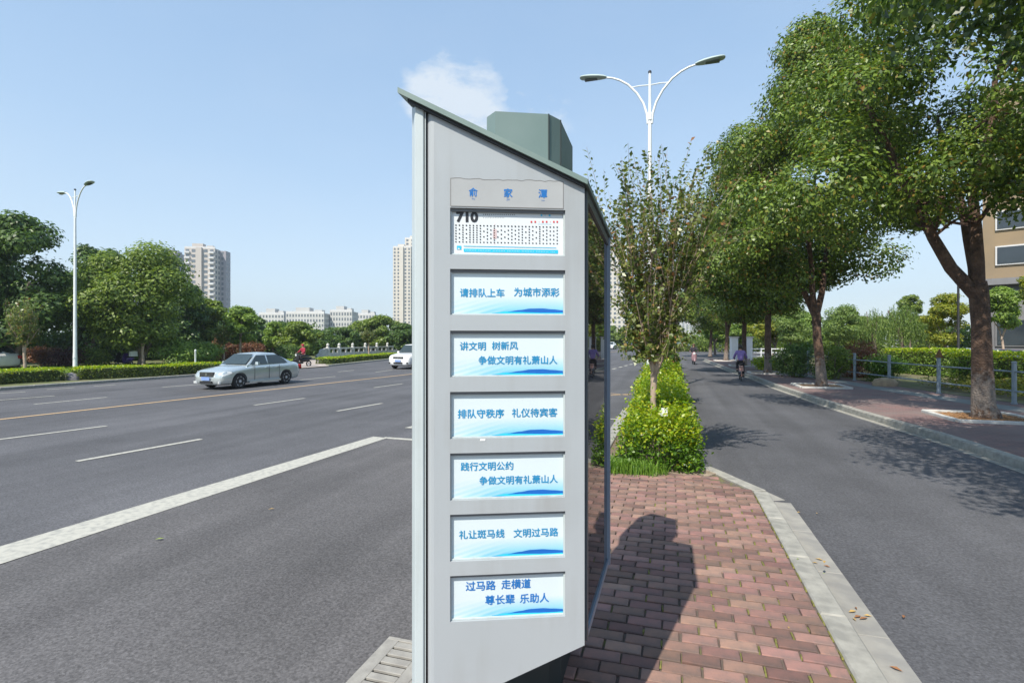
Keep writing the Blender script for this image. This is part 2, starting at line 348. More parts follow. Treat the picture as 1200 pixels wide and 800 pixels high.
M_FACE = mat("helmet_white", (.6, .6, .6), None, 4, .4)

# ------------------------------------------------------------------ ground, roads, markings
DM = Vector((math.sin(math.radians(5.3)), math.cos(math.radians(5.3)), 0)); NM = Vector((DM.y, -DM.x, 0))
mb = MB(); mb.quad((-1200, -300, -.03), (1200, -300, -.03), (1200, 1200, -.03), (-1200, 1200, -.03))
tag(mb.build('ground', M_GROUND), kind='structure')
# main carriageway and side lane: one sheet of asphalt, second sheet for the bay
KERB_R = [(5.9, -12), (5.7, 0), (5.5, 6.0), (5.27, 10.1), (5.15, 12.5), (4.78, 15.6), (4.5, 18.6), (4.18, 23.7), (4.0, 29.6), (3.55, 35.4), (3.3, 45), (3.0, 52)]
lk = [G(0, 457.5), G(110, 449.5), G(250, 439.5), G(345, 432.5), G(385, 429.5), G(440, 423.5), G(478, 419.5)]
LK = [(p.x, p.y) for p in lk]
d0 = (Vector(LK[0]) - Vector(LK[1])).normalized(); p0 = Vector(LK[0]) + d0 * 40
dl = (Vector(LK[-1]) - Vector(LK[-2])).normalized(); pe = Vector((LK[-1][0] + 22, LK[-1][1] + 260))
LKX = [(p0.x, p0.y)] + LK + [(pe.x, pe.y)]
side = [(x, y) for x, y in KERB_R] + [(6, 60), (14, 70), (28, 300)]
poly = [(p0.x, -12)] + side + [(pe.x, pe.y)] + LKX[-2::-1]
road = MB().quad(*[(x, y, 0) for x, y in poly]).build('road', M_ASPH, recalc=False)
tag(road, kind='structure')
if road.data.polygons[0].normal.z < 0: road.data.flip_normals()
def flat(name, pts, m, z, parent=None, kind='structure'):
    o = MB().quad(*[(p[0], p[1], z) for p in pts]).build(name, m, parent, recalc=False)
    if o.data.polygons[0].normal.z < 0: o.data.flip_normals()
    if kind and parent is None: o['kind'] = kind
    return o
# side lane right of the island, slightly bluer and smoother asphalt
lane = flat('side_lane', [(1.15, -12)] + [(x - .02, y) for x, y in KERB_R] + [(.9, 52), (.5, 30), (.56, 8.4), (1.15, 7.3)], M_ASPH3, .004)
bl = [G(0, 662), G(446, 513.5), G(487, 516.5)]
bay = flat('bus_bay', [(-9, -12), (-1.2, -12), (-1.2, 12.5), (bl[2].x, bl[2].y), (bl[1].x, bl[1].y), (bl[0].x, bl[0].y), (-9.5, -8)], M_ASPH2, .004)
def stripe(a, b, w, m, name='lane_dash', z=.009):
    a, b = Vector((a[0], a[1])), Vector((b[0], b[1])); d = (b - a).normalized(); n = Vector((-d.y, d.x)) * w / 2
    k = max(1, int((b - a).length / 2.0)) if (b - a).length < 60 else 30
    pts = [a + (b - a) * i / k for i in range(k + 1)]
    L = [p + n * R_.uniform(.94, 1.04) for p in pts]; Rr = [p - n * R_.uniform(.94, 1.04) for p in pts]
    return flat(name, L + Rr[::-1], m, z, road)
# thick bay line
c = [G(0, 640.8), G(0, 661.7), G(454, 513.3), G(437.5, 511.7)]
e0 = c[0] + (c[0] - c[3]) * .8; e1 = c[1] + (c[1] - c[2]) * .8
flat('bay_line', [e0, e1, c[2], c[3]], M_WHITE, .009, road)
flat('bay_line', [G(450, 512.2), G(454.3, 514.2), G(500, 517.6), G(500, 515.4)], M_WHITE, .0092, road)
flat('arrow_mark', [G(474, 501.5), G(500, 503), G(500, 495)], M_WHITE, .009, road)
ya, yb = G(0, 491.5), G(485, 438.0)
dd = (yb - ya).normalized()
stripe(ya - dd * 45, yb + dd * 120, .17, M_YELL, 'centre_line')
for a, b in (((-60, 522.5), (125, 499.2)), ((90, 540.7), (236, 514.6)), ((395, 481.8), (447.5, 472.6)), ((298, 474.8), (357, 466.6)), ((438, 454.2), (472, 449.6))):
    stripe(G(*a), G(*b), .13, M_WHITE)
for a, b in (((40, 473.8), (125, 465.5)), ((-20, 470.5), (64, 463.8)), ((190, 453.8), (236, 450.3)), ((-40, 463.5), (30, 459.2)), ((55, 456.6), (88, 454.2)), ((110, 452.7), (135, 450.7)), ((352, 445.2), (393, 441.0)), ((396, 435.8), (415, 433.8)), ((440, 436.0), (460, 433.6))):
    stripe(G(*a), G(*b), .13, M_WHITE)
# dashes past the sign
a, b = G(700, 437.2), G(757, 422.3)
for k in range(9):
    t0 = k / 9; stripe(a.lerp(b, t0), a.lerp(b, t0 + .06), .2, M_WHITE)
stripe(G(700, 459.5), G(737, 463.2), .10, M_YELL, 'bay_mark'); stripe(G(700, 464.5), G(740, 461.5), .10, M_YELL, 'bay_mark')
stripe(G(700, 490.2), G(732, 492), .13, M_WHITE, 'bay_mark')
flat('pale_patch', [G(680, 556), G(714, 556), G(738, 478), G(731, 478)], M_CONC2, .012, road)

# ------------------------------------------------------------------ island with brick paving
IZ = .13
XI0, XI1 = -1.03, 1.0
inner = [(XI1, -6.0), (XI1, 7.18), (.36, 8.40), (.36, 60), (XI0, 62), (XI0, -6.0)]
isl = MB().prism(inner, -.02, IZ - .03).build('median_island', M_SOIL); tag(isl, kind='structure')
flat('joint_bed', [(XI0, -6), (XI1, -6), (XI1, 7.18), (.62, 7.9), (XI0, 7.75)], M_JOINT, IZ - .018, isl)
bw, bd, g_ = .232, .1135, .012
brick_meshes = []
for k in range(8):
    rr = random.Random(k); b_ = MB(); b_.box((0, 0, 0), (bw - g_, bd - g_, .06), bev=.003 + .003 * rr.random())
    b_.v = [(x + rr.uniform(-.002, .002), y + rr.uniform(-.0022, .0022), z + rr.uniform(-.0015, .0015)) for x, y, z in b_.v]
    brick_meshes.append(b_.mesh('brick', M_BRICK))
cands = []
row = 0; y = -1.0
while y < 7.8:
    off = (row % 2) * bw / 2; x = XI1 - .012 - bw / 2 + off - (0 if row % 2 == 0 else bw / 2)
    col = 0
    if row % 2 == 1:                                   # half brick against the kerb
        cands.append((XI1 - .012 - bw / 4, y, .5)); x = XI1 - .012 - bw / 2 - bw / 2
    while x > XI0 + .08:
        cands.append((x, y, 1.0)); x -= bw
    y += bd; row += 1
def proj(x, y, z):
    xc, zc = x * CS + y * SN, -x * SN + y * CS
    return (600 + F * xc / zc, YH + F * (H - z) / zc, zc) if zc > .1 else (0, 0, 0)
def inside(x, y):
    if y < 7.12: return True
    xm = XI1 - (y - 7.12) / (8.40 - 7.18) * .64
    return x < xm - .1 and (y < 7.62 or x > -.15 and y < 7.74)
vis, rest = [], []
for x, y, w in cands:
    if not inside(x, y): continue
    px, py, zc = proj(x, y, IZ)
    (vis if zc > .1 and 668 < px + 8 and py < 812 and px < 1230 else rest).append((x, y, w, zc))
vis.sort(key=lambda q: q[3]); rest += vis[300:]; vis = vis[:300]
for x, y, w, zc in vis:
    o = link('brick', R_.choice(brick_meshes), isl, (x + R_.uniform(-.003, .003), y + R_.uniform(-.003, .003), IZ - .03 + R_.uniform(-.004, .003)))
    o.rotation_euler = (R_.uniform(-.012, .012), R_.uniform(-.01, .01), R_.uniform(-.014, .014))
    if w < 1: o.scale = (.478, 1, 1)
fb = MB()
for x, y, w, zc in rest: fb.box((x + R_.uniform(-.003, .003), y + R_.uniform(-.003, .003), IZ - .03 + R_.uniform(-.004, .003)), ((bw * w - g_), bd - g_, .06), R_.uniform(-.014, .014), bev=.006)
tag(fb.build('paving_bricks', M_BRICKI, isl), kind='stuff')
# moss in the joints near the kerb
ms = MB(); seen_ = set()
for i in range(190):
    rw = R_.randint(20, 66); yy = -1.0 + rw * bd; cc = R_.choice((1, 1, 1, 2, 2, 3, 5)) ; xx = XI1 - .012 - bw * cc + (bw / 2 if rw % 2 else 0)
    if (rw, cc) in seen_: continue
    seen_.add((rw, cc))
    if inside(xx, yy): ms.box((xx, yy + R_.uniform(-.01, .01), IZ - .007 + R_.uniform(-.001, .002)), (R_.uniform(.010, .018), R_.uniform(.04, .1), .014), R_.uniform(-.1, .1), .7)
for i in range(22):
    yy = 2.3 + i * .22; ms.box((XI1 - .008, yy, IZ - .006), (.014, R_.uniform(.06, .2), .012), 0, .7)
tag(ms.build('joint_moss', M_MOSS, isl), kind='stuff')

def kerb_run(parent, pts, w, z0, z1, m, L=.75, sidew=1, name='kerb_stone', bev=.012):
    # stones along a polyline; the stone lies on the left (+1) or right (-1) of the line
    for i in range(len(pts) - 1):
        a, b = Vector(pts[i]), Vector(pts[i + 1]); d = b - a; ln = d.length; n = max(1, round(ln / L)); d.normalize(); nn = Vector((-d.y, d.x)) * sidew
        shared = None
        for k in range(n):
            s0 = a + d * (ln * k / n); c = s0 + d * (ln / n / 2) + nn * w / 2
            if shared is None:
                b_ = MB(); b_.box((0, 0, 0), (ln / n - .008, w, z1 - z0), bev=bev); shared = b_.mesh(name, m)
            o = link(name, shared, parent, (c.x, c.y, (z0 + z1) / 2 + R_.uniform(-.003, .003))); o.rotation_euler = (0, 0, math.atan2(d.y, d.x) + R_.uniform(-.002, .002))
kerb_run(isl, [(XI1, -3.0), (XI1, 7.16)], .17, -.02, IZ + .006, M_CONC, 1.0, -1)
kerb_run(isl, [(XI1 + .02, 7.2), (.40, 8.38)], .16, -.02, IZ + .004, M_CONC, .7, -1)
kerb_run(isl, [(.36, 8.42), (.36, 24)], .15, -.02, IZ + .004, M_CONC, 1.0, -1)
kerb_run(isl, [(XI0, -3.0), (XI0, 24)], .15, -.02, IZ + .004, M_CONC, 1.0, 1)
kerb_run(road, [(1.19, -3.0), (1.19, 7.2)], .24, -.03, .012, M_CONC2, 1.0, -1, 'gutter_slab', .004)
kerb_run(road, [(1.19, 7.23), (.58, 8.5)], .22, -.03, .012, M_CONC2, .7, -1, 'gutter_slab', .004)

# ------------------------------------------------------------------ drain grate by the kerb
ga, gb = G(458, 749), G(409, 800)
gx0, gx1 = -1.84, -1.20; gy1 = 3.16; gy0 = 2.20
gr = empty('drain_grate', ((gx0 + gx1) / 2, (gy0 + gy1) / 2, 0))
tag(gr, 'pale slotted drain grate set in the asphalt at the foot of the bus stop sign', 'drain grate')
w, l = gx1 - gx0, gy1 - gy0
sl = MB()
nrow = 11; rh = l / nrow; sw = w * .36
def barbox(m, x0, x1, y0, y1, z0=.0, z1=.022): m.box(((x0 + x1) / 2, (y0 + y1) / 2, (z0 + z1) / 2), (x1 - x0, y1 - y0, z1 - z0), bev=.003)
fr = MB(); barbox(fr, -w / 2, w / 2, l / 2 - .03, l / 2); barbox(fr, -w / 2, w / 2, -l / 2, -l / 2 + .03); barbox(fr, -w / 2, -w / 2 + .09, -l / 2 + .03, l / 2 - .03); barbox(fr, w / 2 - .09, w / 2, -l / 2 + .03, l / 2 - .03); barbox(fr, -.04, .04, -l / 2 + .03, l / 2 - .03)
fr.build('frame', M_GRATE, gr)
MB().box((0, 0, .004), (w - .02, l - .02, .006)).build('pit', M_HOLE, gr)
nb = 11; pitch = (l - .06) / nb
for k in range(nb):
    for sx in (-1, 1):
        b_ = MB(); xa, xb = (-w / 2 + .09, -.04) if sx < 0 else (.04, w / 2 - .09)
        yc = -l / 2 + .03 + pitch * (k + .5); b_.box(((xa + xb) / 2, yc, .011), (xb - xa, pitch * .70, .022), bev=.003); b_.build('bar', M_GRATE, gr)

# ------------------------------------------------------------------ bus stop sign
FL = D(487, 2.10); FR = D(685, 2.165)
sign_o = Vector((FL.x, FL.y, 0))
U = (FR - FL).normalized(); FW = (FR - FL).length; NN = Vector((U.y, -U.x, 0))      # NN points to the viewer
sign = empty('bus_stop_sign', (FL.x, FL.y, IZ))
tag(sign, 'tall grey bus stop sign cabinet with sloping green roof and seven blue lettered panels', 'bus stop sign')
def W2L(p): return Vector((p[0] - FL.x, p[1] - FL.y, p[2] - IZ))
def FP(u, z, n=0.0): q = U * u + NN * n; return Vector((q.x, q.y, z - IZ))           # face frame -> sign local
def face_uz(px, py):                       # where the ray through px, py meets the face
    d = Vector(((px - 600) / F * CS - SN, (px - 600) / F * SN + CS, (YH - py) / F))
    t = (FL - Vector((0, 0, 0))).dot(NN) / d.dot(NN); p = d * t
    return ((p - FL).xy.dot(U.xy), H + p.z)
BRt = D(713, 2.98); depth = BRt.y - FR.y
L0 = Vector((FL.x, FL.y)); R0 = Vector((FR.x, FR.y)); BR0 = Vector((FR.x, FR.y + depth)); BL0 = Vector((FL.x, FL.y + depth + .12))
def ztop(x, y): return 2.985 - .455 * (x - FL.x) - .065 * (y - FL.y) + .012
def zbot(x, y): return .50 + .437 * (x - FL.x) - .012 * (y - FL.y)
def zt_u(u): p = FL + U * u; return ztop(p.x, p.y)
def zb_u(u): p = FL + U * u; return zbot(p.x, p.y)
# openings (u0,u1,z0,z1)
uL, uR = face_uz(527.5, 400)[0], face_uz(662.5, 400)[0]
rows_px = [(243.5, 298.7, 246.2, 299.5), (315.2, 368.8, 316.5, 369.2), (387.2, 441.5, 387.6, 441.0), (459.3, 513.9, 457.6, 512.0), (531.0, 585.5, 528.4, 583.4), (603.0, 656.9, 598.5, 653.5), (675.0, 727.9, 668.7, 722.4)]
rows = []
for a, b, c_, d_ in rows_px:
    zt = (face_uz(527.5, a)[1] + face_uz(662.5, c_)[1]) / 2; zb = (face_uz(527.5, b)[1] + face_uz(662.5, d_)[1]) / 2
    rows.append((zb, zt))
u_s = face_uz(499.7, 400)[0]                # face plate starts after the dark groove
fm = MB(); DEP = .022
def fq(u0, u1, z0a, z0b, z1a, z1b): fm.add([FP(u0, z0a), FP(u1, z0b), FP(u1, z1b), FP(u0, z1a)], [(0, 1, 2, 3)])
uE = face_uz(508.5, 400)[0]
zs = [None] + [z for r in rows[::-1] for z in r] + [None]
for (u0, u1, holes) in ((uE, uL, 0), (uL, uR, 1), (uR, FW, 0)):
    zl = [zb_u(u0)] + [z for r in rows[::-1] for z in r] + [zt_u(u0)]; zr = [zb_u(u1)] + [z for r in rows[::-1] for z in r] + [zt_u(u1)]
    for i in range(len(zl) - 1):
        if holes and i % 2 == 1: continue
        fq(u0, u1, zl[i], zr[i], zl[i + 1], zr[i + 1])
# rounded left edge of the plate and plate sides
prev = (uE, 0.0)
for k in range(1, 5):
    a_ = math.radians(22.5 * k); cur = (uE - math.sin(a_) * (uE - u_s), -(1 - math.cos(a_)) * .03)
    fm.add([FP(cur[0], zb_u(cur[0]), cur[1]), FP(prev[0], zb_u(prev[0]), prev[1]), FP(prev[0], zt_u(prev[0]), prev[1]), FP(cur[0], zt_u(cur[0]), cur[1])], [(0, 1, 2, 3)]); prev = cur
fm.add([FP(FW, zb_u(FW)), FP(FW, zb_u(FW), -.03), FP(FW, zt_u(FW), -.03), FP(FW, zt_u(FW))], [(0, 1, 2, 3)])
for a_, b_ in ((u_s, FW),): fm.add([FP(a_, zb_u(a_), -.03), FP(b_, zb_u(b_), -.03), FP(b_, zb_u(b_)), FP(uE, zb_u(uE))], [(0, 1, 2, 3)])
for zb, zt in rows:
    P = [FP(uL, zb), FP(uR, zb), FP(uR, zt), FP(uL, zt)]; Q = [FP(uL, zb, -DEP), FP(uR, zb, -DEP), FP(uR, zt, -DEP), FP(uL, zt, -DEP)]
    fm.add(P + Q, [(0, 1, 5, 4), (1, 2, 6, 5), (2, 3, 7, 6), (3, 0, 4, 7)])
o = fm.build('face_plate', M_SIGN, sign, recalc=False)
bm = bmesh.new(); bm.from_mesh(o.data); bmesh.ops.remove_doubles(bm, verts=bm.verts, dist=.0004); bm.to_mesh(o.data); bm.free()
# left corner column and groove
cmb = MB(); c0, c1 = 0.0, face_uz(496.8, 400)[0]
def uvpoly(lst): return [(FL.x - FL.x + (U * u + NN * n).x, (U * u + NN * n).y) for u, n in lst]
def zl(f, dz=0): return lambda x, y: f(x + FL.x, y + FL.y) - IZ + dz
cmb.prism(uvpoly([(c0, .0), (c1 - .004, .0), (c1, -.004), (c1, -.06), (c0 - .02, -.06), (c0 - .004, -.006)]), zl(zbot), zl(ztop, -.002)); cmb.build('corner_column', M_SIGNL, sign)
MB().prism(uvpoly([(c1 + .001, -.012), (u_s + .004, -.012), (u_s + .004, -.05), (c1 + .001, -.05)]), zl(zbot), zl(ztop, -.004)).build('groove', M_BLK, sign)
MB().prism(uvpoly([(c1 + .003, -.004), (c1 + .0065, -.004), (c1 + .0065, -.0118), (c1 + .003, -.0118)]), zl(zbot), zl(ztop, -.004)).build('groove_rib', M_SIGNL, sign)
# cabinet body behind the plate
def rel(p): return (p[0] - FL.x, p[1] - FL.y)
back = [rel(L0 - NN.xy * .061 + U.xy * .0), rel(R0 - NN.xy * .034 - U.xy * .014), rel(BR0 + Vector((-.014, 0))), rel(BL0)]
MB().prism(back, zl(zbot, .004), zl(ztop, -.006)).build('cabinet', M_SIGND, sign)
# side glass with frame (right side)
def SP(s, z, n=0.0): return Vector((FR.x - FL.x + n, FR.y - FL.y + s, z - IZ))
def sztop(s): return ztop(FR.x, FR.y + s)
def szb(s): return zbot(FR.x, FR.y + s) + .0
s0, s1 = .035, depth
sg = MB(); a, b = s0 + .03, s1 - .02
sg.add([SP(a, szb(a) + .03, -.004), SP(b, szb(b) + .03, -.004), SP(b, sztop(b) - .05, -.004), SP(a, sztop(a) - .05, -.004)], [(0, 1, 2, 3)])
sg.build('side_glass', M_DGLASS, sign, recalc=False)
def bar3(s_a, s_b, z_a0, z_a1, z_b0, z_b1, m, nm, n0=-.012, n1=.006):
    b_ = MB(); vs = [SP(s_a, z_a0, n0), SP(s_b, z_b0, n0), SP(s_b, z_b1, n0), SP(s_a, z_a1, n0), SP(s_a, z_a0, n1), SP(s_b, z_b0, n1), SP(s_b, z_b1, n1), SP(s_a, z_a1, n1)]
    b_.add(vs, [(3, 2, 1, 0), (4, 5, 6, 7), (0, 1, 5, 4), (1, 2, 6, 5), (2, 3, 7, 6), (3, 0, 4, 7)]); b_.build(nm, m, sign)
bar3(s0, s0 + .03, szb(s0), sztop(s0) - .006, szb(s0 + .03), sztop(s0 + .03) - .006, M_SIGND, 'side_frame')
bar3(s1 - .02, s1 + .01, szb(s1), sztop(s1) - .006, szb(s1), sztop(s1) - .008, mat("sign_blue_grey_trim", (.22, .28, .36), None, 3, .35), 'side_frame', -.012, .012)
bar3(s0 + .03, s1 - .02, szb(s0), szb(s0) + .03, szb(s1), szb(s1) + .03, MATS["sign_blue_grey_trim"], 'side_frame', -.012, .005)
bar3(s0 + .03, s1 - .02, sztop(s0) - .05, sztop(s0) - .008, sztop(s1) - .05, sztop(s1) - .008, M_SIGND, 'side_frame', -.012, .005)
# roof plate
ov = .022
rp = [rel(L0 - U.xy * .068 + NN.xy * .03), rel(R0 + U.xy * .006 + NN.xy * .03), rel(BR0 + Vector((.016, .04))), rel(BL0 + Vector((-.05, .05)))]
MB().prism(rp, zl(ztop, .002), zl(ztop, .024)).build('roof_plate', M_ROOF, sign)
ri = [rel(L0 - U.xy * .03 + NN.xy * .016), rel(R0 - U.xy * .004 + NN.xy * .016), rel(BR0 + Vector((.006, .02))), rel(BL0 + Vector((-.02, .02)))]
MB().prism(ri, zl(ztop, -.012), zl(ztop, .0015)).build('roof_soffit', M_BLK, sign)
# core column: chamfered, rises above the roof and carries the cabinet
T = 3.25
def tp(px, py): zc = (T - H) * F / (YH - py); p = D(px, zc); return rel((p.x, p.y))
cp = [tp(580.5, 130.5), tp(643, 133.8), tp(657, 141), tp(671, 172)]
cp.append((cp[0][0] + .04, cp[3][1] + .12)); cp.append((cp[0][0] - .08, cp[3][1] - .02)); cp.append(tp(570.5, 137.5))
MB().prism(cp, zl(lambda x, y: 2.5), T - IZ).build('core_top', M_CORE, sign)
ce = Vector((sum(p[0] for p in cp) / len(cp), sum(p[1] for p in cp) / len(cp)))
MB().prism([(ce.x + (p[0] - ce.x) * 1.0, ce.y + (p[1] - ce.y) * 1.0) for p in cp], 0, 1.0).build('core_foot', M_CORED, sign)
sm = MB()
for i in (1, 2): p = cp[i]; sm.tube([(p[0] + .001, p[1] - .002, 2.55), (p[0] + .001, p[1] - .002, T - IZ)], .0035, 6)
sm.build('edge_seam', M_CORED, sign)

# station name plate
na = [face_uz(527, 208.5), face_uz(660, 213.5), face_uz(660, 244.5), face_uz(527, 241.5)]
nu0, nu1 = na[0][0] + .004, na[1][0]; nz0, nz1 = rows[0][1] + .006, na[0][1] - .002
npb = MB(); top = [(nu0 + (nu1 - nu0) * i / 24, nz1 + (R_.uniform(-.0035, .003) if 0 < i < 24 else 0)) for i in range(25)]
vs = [FP(nu0, nz0, .0012), FP(nu1, nz0, .0012)] + [FP(u, z, .0012) for u, z in top[::-1]]
npb.add(vs, [tuple(range(len(vs)))]); npb.build('name_plate', mat("name_sticker_grey", (.385, .40, .405), None, 4, .5), sign, recalc=False)
ol = MB()
for (ua, za, ub, zb_) in ((nu0, nz0, nu0, nz1), (nu1, nz0, nu1, nz1), (nu0, nz0, nu1, nz0)):
    dx, dz = (.0012, 0) if ua == ub else (0, .0012)
    ol.quad(FP(ua - dx, za - dz, .0018), FP(ub + dx, za - dz if ua != ub else zb_, .0018) if ua != ub else FP(ua + dx, za, .0018), FP(ub + dx, zb_ + dz, .0018), FP(ua - dx, zb_ + dz, .0018))
for i in range(24): ol.quad(FP(top[i][0], top[i][1] - .0012, .0018), FP(top[i + 1][0], top[i + 1][1] - .0012, .0018), FP(top[i + 1][0], top[i + 1][1] + .0008, .0018), FP(top[i][0], top[i][1] + .0008, .0018))
ol.build('name_plate_edge', mat("sticker_edge_brown", (.20, .19, .18), None, 4, .7), sign, recalc=False)

def text_mesh(name, s, m, parent, u0, u1, zc, hgt=None, n=.0, bold=.0):
    cu = bpy.data.curves.new(name, 'FONT'); cu.body = s; cu.size = 1; cu.offset = bold if s.isdigit() else 0; cu.resolution_u = 3; cu.extrude = 0
    to = bpy.data.objects.new(name, cu); COL.objects.link(to)
    dg = bpy.context.evaluated_depsgraph_get(); me = bpy.data.meshes.new_from_object(to.evaluated_get(dg)); bpy.data.objects.remove(to)
    n_ = len(me.vertices); a_ = np.empty(n_ * 3); me.vertices.foreach_get('co', a_); a_ = a_.reshape(-1, 3)
    x0, x1 = a_[:, 0].min(), a_[:, 0].max(); y0, y1 = a_[:, 1].min(), a_[:, 1].max()
    sx = (u1 - u0) / (x1 - x0); sy = (hgt / (y1 - y0)) if hgt else sx
    X = u0 + (a_[:, 0] - x0) * sx; Z = zc + (a_[:, 1] - (y0 + y1) / 2) * sy
    out = np.stack([U.x * X + NN.x * n, U.y * X + NN.y * n, Z - IZ], 1)
    me.vertices.foreach_set('co', out.reshape(-1)); me.materials.clear(); me.materials.append(m); me.update()
    if bold and len(s) and not s.isdigit():
        vv = out; fcs = [tuple(p.vertices) for p in me.polygons]; V, Fq = [], []; k_ = (u1 - u0) / max(1, len(s)) * .021
        for q, (du, dz) in enumerate(((-1, 0), (1, 0), (0, 1), (0, -1))):
            V.append(vv + np.array([U.x * du * k_ + NN.x * q * 5e-5, U.y * du * k_ + NN.y * q * 5e-5, dz * k_])); Fq += [tuple(i + q * n_ for i in f) for f in fcs]
        me = bpy.data.meshes.new(name); me.from_pydata([tuple(p) for p in np.concatenate(V)], [], Fq); me.materials.append(m); me.update()
    return link(name, me, parent)
def span(p0, p1, py): a_ = face_uz(p0, py); b_ = face_uz(p1, py); return a_[0], b_[0], (a_[1] + b_[1]) / 2
for ch, px0, px1, py, pin, in (('俞', 549.5, 559.5, 225.3, 'YU'), ('家', 590.5, 600.5, 226.3, 'JIA'), ('潭', 631, 641, 227.3, 'TAN')):
    a_, b_, z_ = span(px0, px1, py); text_mesh('lettering', ch, M_BLUEPR, sign, a_, b_, z_, n=.0022, bold=.022)
    a_, b_, z_ = span(px0 + 3, px1 - 3, py + 7.8); text_mesh('lettering', pin, M_BLUEPR, sign, a_, b_, z_, n=.0022)

# the poster print: pale sheet fading to cyan at the foot
def poster_mat(name, white=(.60, .69, .72), foot=(.07, .38, .64)):
    m = bpy.data.materials.new(name); m.use_nodes = True; t = m.node_tree; b = t.nodes['Principled BSDF']
    uv = t.nodes.new('ShaderNodeUVMap'); sp = t.nodes.new('ShaderNodeSeparateXYZ'); t.links.new(uv.outputs[0], sp.inputs[0])
    cr = t.nodes.new('ShaderNodeValToRGB'); e = cr.color_ramp.elements
    e[0].position = 0; e[0].color = (*foot, 1); e[1].position = .42; e[1].color = (*white, 1)
    k = e.new(.16); k.color = (.27, .57, .72, 1)
    t.links.new(sp.outputs[1], cr.inputs[0])
    # left third of the foot stays pale with faint diagonal streaks
    mr = t.nodes.new('ShaderNodeMapRange'); mr.inputs['From Min'].default_value = .0; mr.inputs['From Max'].default_value = .55
    t.links.new(sp.outputs[0], mr.inputs['Value'])
    wv = t.nodes.new('ShaderNodeTexWave'); wv.inputs['Scale'].default_value = 2.4; wv.inputs['Distortion'].default_value = 1.5
    mp_ = t.nodes.new('ShaderNodeMapping'); mp_.inputs['Rotation'].default_value = (0, 0, .5); mp_.inputs['Scale'].default_value = (1, 2.6, 1); t.links.new(uv.outputs[0], mp_.inputs[0]); t.links.new(mp_.outputs[0], wv.inputs['Vector'])
    ad = t.nodes.new('ShaderNodeMath'); ad.operation = 'MULTIPLY_ADD'; t.links.new(wv.outputs['Fac'], ad.inputs[0]); ad.inputs[1].default_value = .30; t.links.new(mr.outputs[0], ad.inputs[2]); ad.use_clamp = True
    mx = t.nodes.new('ShaderNodeMix'); mx.data_type = 'RGBA'; mx.inputs['A'].default_value = (*white, 1); t.links.new(ad.outputs[0], mx.inputs['Factor']); t.links.new(cr.outputs[0], mx.inputs['B'])
    t.links.new(mx.outputs['Result'], b.inputs['Base Color']); b.inputs['Roughness'].default_value = .4; b.inputs['Coat Weight'].default_value = .5; b.inputs['Coat Roughness'].default_value = .12
    return m
M_POST = poster_mat("slogan_poster_print"); M_ROUTE = mat("route_sheet_print", (.66, .70, .72), (.64, .68, .70), 3, .4, coat=.4)
def uvquad(name, pts, m, parent):
    me = bpy.data.meshes.new(name); me.from_pydata([tuple(p) for p in pts], [], [(0, 1, 2, 3)]); uv = me.uv_layers.new(name='UVMap')
    for i, c_ in enumerate(((0, 0), (1, 0), (1, 1), (0, 1))): uv.data[i].uv = c_
    me.materials.append(m); return link(name, me, parent)
texts = [None,
    [('请排队上车', 539, 591.5, 342.5), ('为城市添彩', 603, 656.5, 341.8)],
    [('讲文明', 539, 569.5, 405.5), ('树新风', 577, 607.5, 405.0), ('争做文明有礼萧山人', 561, 654, 422.0)],
    [('排队守秩序', 536.5, 591, 485.2), ('礼仪待宾客', 600.5, 654, 484.0)],
    [('践行文明公约', 540, 602, 547.3), ('争做文明有礼萧山人', 562, 654.5, 563.3)],
    [('礼让斑马线', 538, 591.5, 627.5), ('文明过马路', 602.5, 655, 625.7)],
    [('过马路', 546, 581, 688.5), ('走横道', 588, 622.5, 686.3), ('尊长辈', 569, 603.5, 704.8), ('乐助人', 610, 644, 703.0)]]
